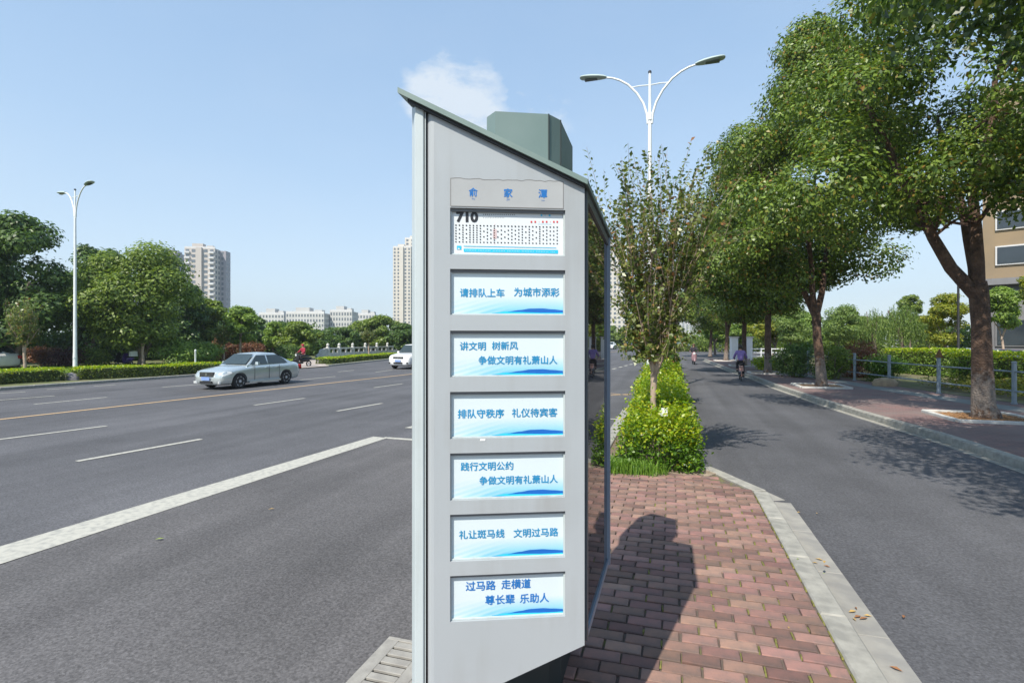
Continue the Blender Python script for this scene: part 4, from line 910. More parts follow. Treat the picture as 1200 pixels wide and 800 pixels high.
# ------------------------------------------------------------------ street lamps
def lamp(label, loc, rz=0.0, hh=11.5):
    r = empty('street_lamp', loc, rz); tag(r, label, 'street lamp', 'white double armed street lamps')
    b_ = MB(); b_.lathe((0, 0, 0), [(.19, 0), (.19, .02), (.12, .03), (.115, .9), (.105, 1.2), (.075, 7.5), (.062, 9.7), (.085, 9.72), (.085, 9.95), (.055, 9.97), (.045, hh - .1)], 14); b_.build('pole', M_WPAINT, r, smooth=40)
    MB().lathe((0, 0, hh - .1), [(.06, 0), (.06, .07), (.03, .1)], 10).build('pole_cap', M_DMET, r, smooth=40)
    for sx in (-1, 1):
        P0 = [Vector((sx * x, 0, z)) for x, z in ((.07, 9.6), (.10, 9.95), (.22, 10.35), (.45, 10.75), (.76, 11.10), (1.05, 11.30), (1.32, 11.42), (1.55, 11.47))]
        MB().tube(P0, [.045, .045, .042, .04, .038, .036, .033, .033], 9).build('arm', M_WPAINT, r, smooth=50)
        MB().tube([Vector((sx * .04, 0, 10.98)), Vector((sx * .35, 0, 11.0)), Vector((sx * .66, 0, 10.98))], .022, 7).build('brace', M_WPAINT, r, smooth=50)
        h = MB(); L = .98
        for rng_ in (0,):
            N = 9; prof = [(0, .06, .05), (.12, .11, .08), (.3, .15, .105), (.55, .17, .11), (.8, .165, .095), (.95, .13, .07), (1.0, .06, .03)]; vs = []; fs = []
            for t, wy, hz_ in prof:
                for k in range(12):
                    a = 2 * math.pi * k / 12; zz = math.sin(a) * hz_ * (1.0 if math.sin(a) > 0 else .45)
                    vs.append((sx * (1.53 + L * t), math.cos(a) * wy * 1.15, 11.48 + .10 * t + zz))
            for i in range(len(prof) - 1):
                for k in range(12): j = (k + 1) % 12; fs.append((i * 12 + k, i * 12 + j, (i + 1) * 12 + j, (i + 1) * 12 + k))
            fs.append(tuple(range(12))); fs.append(tuple((len(prof) - 1) * 12 + k for k in range(12))); h.add(vs, fs)
        ho = h.build('lamp_head', M_LAMPH, r, smooth=50)
        MB().box((sx * 2.1, 0, 11.475), (.46, .18, .03), 0, .8).build('lens', M_LAMPL, ho)
    return r
lamp('white street lamp with two curved arms rising from the island hedge behind the sign', D(761.5, 18.6, IZ))
lamp('white street lamp with two arms on the far verge left of the road', G(88, 434, .05), -.25)

# ------------------------------------------------------------------ people
def skin_mesh(name, pts, edges, radii, m, parent, sub=1, root_i=0):
    me = bpy.data.meshes.new(name); me.from_pydata(pts, edges, []); me.update()
    o = bpy.data.objects.new(name, me); COL.objects.link(o)
    md = o.modifiers.new('s', 'SKIN'); md.use_smooth_shade = True
    lay = me.skin_vertices[0] if me.skin_vertices else None
    if lay is None:
        bm = bmesh.new(); bm.from_mesh(me); bm.verts.layers.skin.verify(); bm.to_mesh(me); bm.free(); lay = me.skin_vertices[0]
    for i, r in enumerate(radii): lay.data[i].radius = (r, r) if not isinstance(r, tuple) else r; lay.data[i].use_root = (i == root_i)
    sb = o.modifiers.new('sub', 'SUBSURF'); sb.levels = sb.render_levels = sub
    dg = bpy.context.evaluated_depsgraph_get(); nm = bpy.data.meshes.new_from_object(o.evaluated_get(dg)); bpy.data.objects.remove(o)
    nm.materials.clear(); nm.materials.append(m); nm.polygons.foreach_set('use_smooth', [True] * len(nm.polygons))
    return link(name, nm, parent)
def rider(root_loc, rz, label, seat, lean, hand, feet, knees, shirt, trousers, hair, group=None, helmet=None):
    # faces local +Y; seat = hip height, hand = (x, y, z) of the right grip, feet/knees for left and right
    r = empty('person', root_loc, rz); tag(r, label, 'person', group)
    hip = Vector((0, 0, seat)); ch_ = hip + Vector((0, lean * .55, .42)); nk = hip + Vector((0, lean * .68, .54)); hd_ = nk + Vector((0, .04, .17))
    pts = [hip, hip + Vector((0, lean * .25, .2)), ch_, nk, nk + Vector((0, .015, .07)), hd_, hd_ + Vector((0, 0, .07))]; ed = [(0, 1), (1, 2), (2, 3), (3, 4), (4, 5), (5, 6)]; ra = [(.14, .10), (.12, .09), (.145, .10), .06, .05, (.078, .092), .06]
    shoes = []
    tpts, ted, tra = [hip + Vector((0, 0, .06)), hip], [(0, 1)], [(.15, .115), (.16, .125)]
    spts = [hip + Vector((0, 0, .0)), hip + Vector((0, lean * .25, .2)), ch_, nk]; sed = [(0, 1), (1, 2), (2, 3)]; sra = [(.165, .125), (.15, .115), (.175, .13), (.085, .08)]
    for sx in (-1, 1):
        sh = ch_ + Vector((sx * .17, 0, .06)); hn = Vector((sx * hand[0], hand[1], hand[2])); el = (sh + hn) / 2 + Vector((sx * .07, -.03, -.09))
        b = len(pts); pts += [sh, el, hn - (hn - el).normalized() * .08, hn]; ed += [(2, b), (b, b + 1), (b + 1, b + 2), (b + 2, b + 3)]; ra += [.055, .042, .028, (.04, .022)]
        fd = (hn - el).normalized()
        for k in range(4):                       # fingers curled round the grip, thumb on the inner side
            q = len(pts); o1 = Vector((sx * (-.03 + .02 * k), .0, 0)); pts += [hn + o1 + fd * .045, hn + o1 * 1.2 + fd * .07 + Vector((0, 0, -.025))]; ed += [(b + 3, q), (q, q + 1)]; ra += [.010, .008]
        q = len(pts); pts += [hn + Vector((-sx * .045, .01, -.005)), hn + Vector((-sx * .05, .045, -.02))]; ed += [(b + 3, q), (q, q + 1)]; ra += [.012, .009]
        c_ = len(spts); spts += [sh, el, hn - (hn - el).normalized() * .07]; sed += [(2, c_), (c_, c_ + 1), (c_ + 1, c_ + 2)]; sra += [.078, .060, .045]
        kn = Vector(knees[0 if sx < 0 else 1]); ft = Vector(feet[0 if sx < 0 else 1]); hj = hip + Vector((sx * .10, .02, -.02))
        b = len(pts); pts += [hj, kn, ft, ft + Vector((0, .16, -.03))]; ed += [(0, b), (b, b + 1), (b + 1, b + 2), (b + 2, b + 3)]; ra += [.08, .055, .036, .03]
        c_ = len(tpts); tpts += [hj, kn, ft + (kn - ft).normalized() * .05]; ted += [(1, c_), (c_, c_ + 1), (c_ + 1, c_ + 2)]; tra += [.105, .08, .06]
        shoes.append(ft)
    skin_mesh('body', pts, ed, ra, M_SKIN, r); skin_mesh('jacket', spts, sed, sra, shirt, r); skin_mesh('trousers', tpts, ted, tra, trousers, r, root_i=1)
    for ft in shoes: MB().box((ft.x, ft.y + .06, ft.z - .045), (.09, .26, .09), 0, .75).build('shoe', M_BLK, r, smooth=60)
    hm = MB(); hm.lathe((hd_.x, hd_.y - .012, hd_.z - .02), [(.092, -.06), (.108, .0), (.106, .06), (.08, .115), (.03, .14)], 14)
    hm.v = [(x, (y if z > hd_.z + .03 or y < hd_.y + .02 else hd_.y + .02 + (y - hd_.y - .02) * .3), z) for x, y, z in hm.v]
    hm.build('helmet' if helmet else 'hair', helmet or hair, r, smooth=60)
    f = MB(); f.add([(hd_.x - .014, hd_.y + .088, hd_.z - .025), (hd_.x + .014, hd_.y + .088, hd_.z - .025), (hd_.x, hd_.y + .118, hd_.z - .022), (hd_.x, hd_.y + .09, hd_.z + .018)], [(0, 1, 2), (1, 3, 2), (3, 0, 2)]); f.build('nose', M_SKIN, r)
    for sx in (-1, 1):
        MB().lathe((hd_.x + sx * .032, hd_.y + .083, hd_.z + .012), [(.011, -.004), (.011, .008)], 8, 'y').build('eye', M_HAIR, r)
        MB().box((hd_.x + sx * .088, hd_.y - .005, hd_.z), (.014, .035, .055), 0, .8).build('ear', M_SKIN, r, smooth=60)
    MB().box((hd_.x, hd_.y + .088, hd_.z - .05), (.045, .008, .01)).build('mouth', mat("lips", (.3, .1, .09), None, 3, .5), r)
    return r
def wheel(name, parent, c, R1, r1, m=M_TYRE, spokes=0, n=22):
    w = MB(); vs = []; fs = []; k2 = 8
    for i in range(n):
        a = 2 * math.pi * i / n
        for k in range(k2):
            b = 2 * math.pi * k / k2; rr = R1 - r1 + r1 * math.cos(b); vs.append((c[0] + r1 * .8 * math.sin(b), c[1] + rr * math.cos(a), c[2] + rr * math.sin(a)))
    for i in range(n):
        for k in range(k2): fs.append((i * k2 + k, i * k2 + (k + 1) % k2, ((i + 1) % n) * k2 + (k + 1) % k2, ((i + 1) % n) * k2 + k))
    w.add(vs, fs); o = w.build(name, m, parent, smooth=60)
    s_ = MB(); s_.lathe((c[0], c[1], c[2]), [(.035, -.05), (.035, .05)], 10, 'x')
    if spokes:
        for i in range(spokes):
            a = 2 * math.pi * i / spokes; s_.tube([(c[0], c[1], c[2]), (c[0], c[1] + (R1 - r1) * math.cos(a), c[2] + (R1 - r1) * math.sin(a))], .004 if spokes > 8 else .018, 4)
    s_.build('hub', M_CHROME, o); return o
# bicycle
CY = G(867.5, 445.5)
cyc_h = math.radians(-3)
bk = empty('bicycle', CY, cyc_h); tag(bk, 'old bicycle with a pink seat cover ridden away along the lane', 'bicycle')
wheel('wheel', bk, (0, -.52, .33), .33, .02, spokes=18); wheel('wheel', bk, (0, .52, .33), .33, .02, spokes=18)
fm_ = MB(); BBp, ST, HT, FA, RA = (0, -.08, .3), (0, -.22, .78), (0, .36, .82), (0, .52, .33), (0, -.52, .33)
for a, b in ((BBp, ST), (ST, HT), (BBp, (0, .38, .70)), (HT, (0, .38, .70)), ((.05, -.52, .33), (.03, -.08, .3)), ((-.05, -.52, .33), (-.03, -.08, .3)), ((.05, -.52, .33), (.02, -.22, .74)), ((-.05, -.52, .33), (-.02, -.22, .74)), ((.05, .52, .33), (.03, .40, .68)), ((-.05, .52, .33), (-.03, .40, .68)), ((0, .36, .82), (0, .33, .98))): fm_.tube([a, b], .016, 6)
fm_.build('frame', M_DMET, bk)
MB().tube([(-.28, .22, 1.02), (-.12, .33, 1.0), (.12, .33, 1.0), (.28, .22, 1.02)], .012, 6).build('handlebar', M_CHROME, bk)
MB().box((0, -.25, .82), (.19, .26, .07), 0, .7).build('saddle', M_BLK, bk, smooth=60)
rk = MB(); rk.box((0, -.60, .70), (.16, .42, .02)); rk.tube([(.07, -.75, .7), (.06, -.52, .33)], .008, 5); rk.tube([(-.07, -.75, .7), (-.06, -.52, .33)], .008, 5); rk.build('rack', M_DMET, bk)
MB().box((0, -.62, .62), (.20, .26, .24), 0, .85, 0).build('pannier', M_PINK, bk, smooth=60)
mg = MB(); mg.tube([(0, -.52 - .36 * math.cos(a), .33 + .36 * math.sin(a)) for a in [x * .25 - .2 for x in range(10)]], .028, 6); mg.build('mudguard', mat("rusty_mudguard", (.35, .18, .14), None, 8, .5), bk)
pdl = MB(); pdl.tube([(-.09, -.08, .3), (.09, -.08, .3)], .015, 6); pdl.tube([(.09, -.08, .3), (.09, .02, .16)], .01, 5); pdl.tube([(-.09, -.08, .3), (-.09, -.18, .44)], .01, 5); pdl.box((.15, .02, .16), (.1, .07, .02)); pdl.box((-.15, -.18, .44), (.1, .07, .02)); pdl.build('pedals', M_DMET, bk)
rider(CY + Vector((math.sin(-cyc_h) * -.22, -.22, 0)), cyc_h, 'cyclist in a purple shirt and black trousers riding away, seen from behind', .93, .22, (.26, .43, 1.06), [(-.15, .02, .52), (.15, .20, .24)], [(-.13, .36, .86), (.13, .34, .68)], M_PURP, M_BLKC, M_HAIR)
# scooters
def scooter(loc, rz, label, paint, box=None, group=None):
    s_ = empty('scooter', loc, rz); tag(s_, label, 'scooter', group)
    wheel('wheel', s_, (0, .62, .23), .23, .045, spokes=5); wheel('wheel', s_, (0, -.60, .23), .23, .045, spokes=5)
    def loft(name, secs, m):
        b_ = MB(); vs = []; fs = []; n = 10
        for (y, z, w, h) in secs:
            for k in range(n): a = 2 * math.pi * k / n; vs.append((math.cos(a) * w / 2, y, z + math.sin(a) * h / 2))
        for i in range(len(secs) - 1):
            for k in range(n): j = (k + 1) % n; fs.append((i * n + k, i * n + j, (i + 1) * n + j, (i + 1) * n + k))
        fs.append(tuple(range(n))); fs.append(tuple((len(secs) - 1) * n + k for k in range(n))); b_.add(vs, fs); return b_.build(name, m, s_, smooth=60)
    loft('rear_body', [(-.85, .66, .08, .06), (-.75, .62, .22, .22), (-.45, .56, .34, .34), (-.1, .52, .32, .36), (.08, .42, .26, .3)], paint)
    loft('seat', [(-.62, .78, .16, .06), (-.5, .79, .26, .1), (-.1, .77, .27, .12), (.08, .74, .16, .1)], M_BLK)
    loft('floorboard', [(-.05, .30, .3, .1), (.2, .28, .34, .08), (.42, .32, .3, .1)], M_BLK)
    b_ = MB(); vs = []; secs = [(.36, .28, .30, .06), (.40, .5, .40, .07), (.40, .75, .38, .09), (.36, .95, .26, .12), (.34, 1.02, .14, .10)]
    fs = []
    for (y, z, w, d) in secs:
        for x_, y_ in ((-w / 2, -.02), (-w / 4, d), (w / 4, d), (w / 2, -.02)): vs.append((x_, y + y_, z))
    for i in range(len(secs) - 1):
        for k in range(4): j = (k + 1) % 4; fs.append((i * 4 + k, i * 4 + j, (i + 1) * 4 + j, (i + 1) * 4 + k))
    fs += [(0, 1, 2, 3), (19, 18, 17, 16)]; b_.add(vs, fs); b_.build('leg_shield', paint, s_, smooth=40)
    MB().tube([(0, .40, .75), (0, .50, .52), (0, .62, .23)], [.03, .03, .03], 7).build('fork', M_DMET, s_)
    MB().tube([(0, .62 + .27 * math.cos(a), .23 + .27 * math.sin(a)) for a in (.2, .7, 1.2, 1.7, 2.2)], [.05, .07, .075, .07, .05], 8).build('front_mudguard', paint, s_, smooth=60)
    MB().tube([(-.34, .22, 1.02), (-.15, .32, 1.0), (.15, .32, 1.0), (.34, .22, 1.02)], .016, 7).build('handlebar', M_BLK, s_)
    MB().lathe((0, .47, .88), [(.085, -.02), (.09, .02), (.05, .04)], 12, 'y').build('headlight', M_HEADL, s_, smooth=50)
    for sx in (-1, 1):
        q = MB(); q.tube([(sx * .22, .3, 1.02), (sx * .26, .3, 1.16)], .007, 5); q.box((sx * .28, .3, 1.19), (.12, .03, .08), 0, .8); q.build('mirror', M_BLK, s_)
    if box: MB().box((0, -.82, .98), (.42, .38, .36), 0, .92).build('tail_box', box, s_, smooth=60)
    return s_
SC1 = G(812.8, 426.8); scooter(SC1, math.radians(184), 'pink and white scooter coming along the lane towards the viewer', M_PINKS)
rider(SC1 + Vector((0, .18, 0)), math.radians(184), 'scooter rider in a dark coat with brown hair coming down the lane', .84, .10, (.30, .38, 1.05), [(-.12, .34, .38), (.12, .34, .38)], [(-.17, .42, .80), (.17, .42, .80)], M_DARKC, M_BLKC, M_HAIRB)
SC2 = G(353.5, 430.0); a2 = math.radians(165); scooter(SC2, a2, 'dark scooter waiting at the side street opening beyond the silver car', M_BLK)
rider(SC2 + Vector((-math.sin(a2) * -.18, math.cos(a2) * -.18, 0)), a2, 'scooter rider in a red jacket at the side street opening behind the silver car', .86, .10, (.30, .38, 1.05), [(-.12, .34, .38), (.12, .34, .38)], [(-.17, .42, .80), (.17, .42, .80)], M_REDC, M_BLKC, M_HAIR, helmet=M_REDC)
SC3 = G(150, 430.0); scooter(SC3, math.radians(75), 'violet scooter with a pale tail box parked behind the clipped hedge', M_BLUES, box=M_WPAINT)
SC4 = G(143, 429.0); scooter(SC4, math.radians(85), 'dark scooter parked in the shade beside the violet one', M_BLK)

# ------------------------------------------------------------------ cars
def loftc(secs):
    # secs: (x, [(y, z)...]) half rings from the bottom centre to the top centre, mirrored
    b_ = MB(); vs = []; fs = []; n = len(secs[0][1])
    for x, ring in secs:
        full = list(ring) + [(-y, z) for y, z in ring[-2:0:-1]]
        vs += [(x, y, z) for y, z in full]
    m_ = 2 * n - 2
    for i in range(len(secs) - 1):
        for k in range(m_): j = (k + 1) % m_; fs.append((i * m_ + k, i * m_ + j, (i + 1) * m_ + j, (i + 1) * m_ + k))
    fs.append(tuple(range(m_))); fs.append(tuple((len(secs) - 1) * m_ + k for k in range(m_)))
    b_.add(vs, fs); return b_
def cut_arches(me, cs, r, W):
    o = bpy.data.objects.new('tmp', me); COL.objects.link(o); cutters = []
    sb = o.modifiers.new('sub', 'SUBSURF'); sb.levels = sb.render_levels = 1
    for (x, z) in cs:
        for sy in (-1, 1):
            c_ = MB(); c_.lathe((x, sy * W * .5, z), [(r, -.26), (r, .26)], 28, 'y'); cm_ = c_.build('cut'); cutters.append(cm_)
            bo = o.modifiers.new('b', 'BOOLEAN'); bo.object = cm_; bo.operation = 'DIFFERENCE'; bo.solver = 'EXACT'
    dg = bpy.context.evaluated_depsgraph_get(); nm = bpy.data.meshes.new_from_object(o.evaluated_get(dg))
    for q in cutters + [o]: bpy.data.objects.remove(q)
    return nm
def car(label, loc, rz, paint, spec, group=None, plate=True, name='parked_car'):
    s = spec; r = empty(name, loc, rz); tag(r, label, 'car', group); L = s['L']; hw = s['W'] / 2
    secs = []
    for x, zb, zt, w in s['body']:
        zm = zb + (zt - zb) * .55
        secs.append((x, [(0, zb), (w * .86, zb), (w * .985, zb + .10), (w, zm), (w * .975, zt - .10), (w * .90, zt - .015), (w * .5, zt + .012), (0, zt + .02)]))
    b_ = loftc(secs); me = b_.mesh('body', paint)
    nm = cut_arches(me, [(s['fx'], s['wr']), (s['rx'], s['wr'])], s['wr'] + .055, s['W'])
    nm.materials.clear(); nm.materials.append(paint); nm.polygons.foreach_set('use_smooth', [True] * len(nm.polygons)); nm.set_sharp_from_angle(angle=math.radians(38))
    body = link('body', nm, r)
    # greenhouse
    gx = s['gh']; zb_, zr, wb_, wr_ = s['belt'], s['H'], hw * .90, hw * .66
    # points along the length: (x_bottom, x_top)
    gs = [(gx[0], zb_ - .03, zb_ - .03, wb_, wb_ * .985), (gx[1], zb_ - .02, zr - .035, wb_, wr_), ((gx[1] + gx[2]) / 2, zb_ - .02, zr, wb_, wr_), (gx[2], zb_ - .02, zr - .03, wb_, wr_), (gx[3], zb_ + .02, zb_ + .03, wb_ * .97, wb_ * .93)]
    rings = []
    for x, z0, z1, w0, w1 in gs:
        rings.append((x, [(0, z0 - .1), (w0, z0 - .1), (w0, z0), (w0 + (w1 - w0) * .55, z0 + (z1 - z0) * .6), (w1 * 1.02, z1 - .05 if z1 - z0 > .1 else z1 - .01), (w1 * .86, z1 - .005), (0, z1 + .015)]))
    loftc(rings).build('cabin', paint, r, smooth=35)
    def side(x, z, sy, off=.012):     # point on the cabin side
        t = min(1, max(0, (z - zb_) / (zr - .05 - zb_))); w = wb_ + (wr_ * 1.02 - wb_) * t
        tx = 0.0
        return (x, sy * (w + off + .012 * (1 - abs(2 * t - 1))), z)
    zt_ = zr - .11; zl_ = zb_ + .02
    def wx(i, z):                     # x of the pillar line i at height z
        t = (z - zb_) / (zr - zb_); return {0: gx[0] + (gx[1] - gx[0]) * t, 3: gx[3] + (gx[2] - gx[3]) * t}[i]
    for sy in (-1, 1):
        sp = s['split']
        f = [side(wx(0, zl_) - .16, zl_, sy), side(sp + .03, zl_, sy), side(sp + .03, zt_, sy), side(wx(0, zt_) - .10, zt_, sy)]
        b2 = [side(sp - .04, zl_, sy), side(wx(3, zl_) + .30, zl_, sy), side(wx(3, zl_ + .18) + .16, zl_ + .18, sy), side(wx(3, zt_) + .12, zt_, sy), side(sp - .04, zt_, sy)]
        for q in (f, b2):
            m_ = MB(); m_.add(q if sy > 0 else q[::-1], [tuple(range(len(q)))]); m_.build('window', M_GLASS, r)
        # door seams, handle, sill
        sm_ = MB()
        for x in (gx[0] - .35, sp, s['rx'] + .42): sm_.box((x, sy * (hw * .998), (s['sill'] + zb_) / 2 + .02), (.008, .012, zb_ - s['sill'] - .10))
        sm_.build('door_seam', M_BLK, r)['kind'] = 'stuff'
        for x in (sp + .12, s['rx'] + .52): MB().box((x, sy * (hw + .006), zb_ - .12), (.16, .03, .03), bev=.006).build('door_handle', paint, r)
        q = MB(); q.box((gx[0] - .42, sy * (hw + .07), zb_ + .07), (.12, .18, .13), 0, .75); q.build('wing_mirror', paint, r, smooth=60)
        MB().box((0, sy * (hw * .97), s['sill'] + .0), (s['fx'] - s['rx'] - .8, .05, .09)).build('sill', s.get('trim', paint), r)
        # lights
        hx = s['hl'][0]; q = MB(); q.add([(hx + .05, sy * hw * .46, s['hl'][1] - .02), (hx - .05, sy * hw * .88, s['hl'][1]), (hx - .42, sy * hw * 1.0, s['hl'][1] + .12), (hx - .40, sy * hw * .96, s['hl'][1] + .19), (hx - .14, sy * hw * .82, s['hl'][1] + .19), (hx - .03, sy * hw * .46, s['hl'][1] + .16),
                                         (hx - .3, sy * hw * .50, s['hl'][1] + .0), (hx - .5, sy * hw * .85, s['hl'][1] + .02)], [(0, 1, 4, 5), (1, 2, 3, 4), (0, 5, 6), (5, 4, 3, 7, 6), (2, 7, 3), (0, 6, 7, 1), (1, 7, 2)]); q.build('headlight', M_HEADL, r, smooth=30)
        q = MB(); q.box((-L / 2 + .05, sy * hw * .80, zb_ - .18), (.10, hw * .25, .20), 0, .9); q.build('tail_light', M_TAILL, r)
    # windscreens
    for (i, xa, xb, off) in ((0, gx[0], gx[1], .014), (3, gx[3], gx[2], -.014)):
        t0_, t1_ = .06, .86; z0_, z1_ = zb_ + (zr - zb_) * t0_, zb_ + (zr - zb_) * t1_; x0_, x1_ = xa + (xb - xa) * t0_ + off, xa + (xb - xa) * t1_ + off
        zo = .018
        m_ = MB(); m_.add([(x0_, -wb_ * .88, z0_ + zo), (x0_, wb_ * .88, z0_ + zo), (x1_, wr_ * .93, z1_ + zo), (x1_, -wr_ * .93, z1_ + zo)], [(0, 1, 2, 3)]); m_.build('windscreen', M_GLASS, r)
    # front: grille, bumper vents, plate
    fx = s['front']
    gg = MB(); gg.box((fx[0] - .01, 0, fx[1]), (.06, hw * .86, fx[2])); go = gg.build('grille', M_BLK, r)
    for k in range(3): MB().box((fx[0] + .022, 0, fx[1] - fx[2] * .3 + k * fx[2] * .3), (.012, hw * .82, .012)).build('bar', M_CHROME, go)
    MB().lathe((fx[0] + .025, 0, fx[1]), [(.055, 0), (.055, .012)], 14, 'x').build('badge', M_CHROME, go)
    MB().box((fx[3], 0, s['lo']), (.05, hw * .75, .10)).build('lower_vent', M_BLK, r)
    for sy in (-1, 1): MB().box((fx[3] - .07, sy * hw * .70, s['lo']), (.06, hw * .24, .09), -sy * .3).build('fog_light', s.get('fog', M_HEADL), r)
    if plate: MB().box((fx[3] + .032, 0, s['lo'] + .15), (.014, .44, .14)).build('licence_plate', M_PLATE, r)
    # wheels
    wm = MB(); R1 = s['wr']; wm.lathe((0, 0, 0), [(R1 * .62, -.10), (R1 * .93, -.10), (R1, -.07), (R1, .07), (R1 * .93, .10), (R1 * .62, .10)], 26, 'y'); wme = wm.mesh('tyre', M_TYRE, 40)
    rm = MB(); rm.lathe((0, 0, 0), [(R1 * .66, -.104), (R1 * .66, .104)], 26, 'y'); rme = rm.mesh('rim', M_DMET, 40)
    sp_ = MB()
    for sy in (-1, 1):
        for k in range(7):
            a = 2 * math.pi * k / 7; ca, sa = math.cos(a), math.sin(a); pa, pb = .15 * R1, .63 * R1; w1, w2 = .10 * R1, .17 * R1; yy = sy * .108
            sp_.add([(ca * pa - sa * w1, yy * .7, sa * pa + ca * w1), (ca * pa + sa * w1, yy * .7, sa * pa - ca * w1), (ca * pb + sa * w2, yy, sa * pb - ca * w2), (ca * pb - sa * w2, yy, sa * pb + ca * w2), (ca * pa, yy * .3, sa * pa), (ca * pb, yy * .3, sa * pb)], [(0, 1, 2, 3), (1, 0, 4), (2, 1, 4, 5), (3, 2, 5), (0, 3, 5, 4)])
        sp_.lathe((0, sy * .07, 0), [(.19 * R1, -.03), (.19 * R1, .042)], 14, 'y')
    spm = sp_.mesh('wheel_cover', M_RIM)
    for x in (s['fx'], s['rx']):
        for sy in (-1, 1):
            t_ = link('wheel', wme, r, (x, sy * (hw - .12), R1)); link('rim', rme, t_); link('wheel_cover', spm, t_)
    # dark underbody closes the arches
    MB().box((0, 0, .36), (L * .86, s['W'] * .62, .32)).build('underbody', M_BLK, r)
    return r
SEDAN = dict(L=4.37, W=1.74, H=1.45, belt=.94, fx=1.33, rx=-1.18, wr=.31, sill=.24, split=-.18, hl=(2.14, .54), front=(2.165, .615, .19, 2.20), lo=.30, gh=(.95, .28, -.78, -1.66),
    body=[(2.19, .26, .52, .58), (2.12, .19, .70, .74), (1.95, .17, .80, .82), (1.6, .17, .85, .86), (1.0, .17, .93, .87), (.4, .17, .97, .87), (-.6, .17, .97, .87), (-1.4, .17, .99, .87), (-1.85, .18, 1.0, .84), (-2.10, .22, .95, .78), (-2.18, .32, .74, .68)])
SUV = dict(L=4.43, W=1.81, H=1.68, belt=1.06, fx=1.35, rx=-1.25, wr=.35, sill=.28, split=-.15, hl=(2.14, .70), front=(2.18, .78, .13, 2.21), lo=.42, gh=(1.02, .42, -1.35, -2.0), trim=M_BLK, fog=M_BLK,
    body=[(2.2, .34, .66, .62), (2.13, .24, .88, .78), (1.95, .22, .97, .86), (1.6, .22, 1.02, .89), (1.0, .22, 1.09, .905), (.4, .22, 1.11, .905), (-.6, .22, 1.11, .905), (-1.5, .22, 1.12, .905), (-1.95, .24, 1.12, .88), (-2.15, .3, 1.05, .82), (-2.21, .4, .8, .74)])
w1, w2 = G(284, 455.2), G(337, 450.6); hd = math.atan2(-DM.y, -DM.x); hd = math.atan2(-math.cos(math.radians(3.5)), -math.sin(math.radians(3.5)))
def along(p, h, dx, dy): return Vector((p.x + math.cos(h) * dx - math.sin(h) * dy, p.y + math.sin(h) * dx + math.cos(h) * dy, 0.004))
pcar = G(310, 452.2); 
car('silver grey sedan driving alone on the far half of the main road', along(pcar, hd, -.02, -.80), hd, M_SILV, SEDAN, name='sedan')
psuv = G(475, 433.6); car('white off-road car half hidden behind the left edge of the bus stop sign', along(G(470, 433.2), hd, -2.6, -.5), hd, M_WCAR, SUV, name='suv')
FARC = 'distant cars on the main road'
car('pale blue white car far down the road, seen left of the young tree', G(716, 409.0), hd, M_WCAR, SEDAN, None, name='sedan')
car('dark violet blue car far down the road beside the pale one', G(737, 409.6), hd, M_DCAR, SEDAN, None, name='sedan')
car('grey white car far away beyond the end of the island', D(797, 88), hd - .9, M_SILV, SEDAN, None, name='sedan')
car('white car behind the clipped hedge at the left edge of the photo', G(-26, 434.5), math.radians(190), M_WCAR, SUV, None, name='parked_car')
car('dark blue car parked beyond the railing and the yellow green hedge', D(1185, 30, .0), math.radians(8), M_DCAR, SEDAN, None, name='parked_car')
car('silver car parked beyond the hedge near the yellow leaved tree', D(1140, 33, .0), math.radians(8), M_SILV, SEDAN, None, name='parked_car')

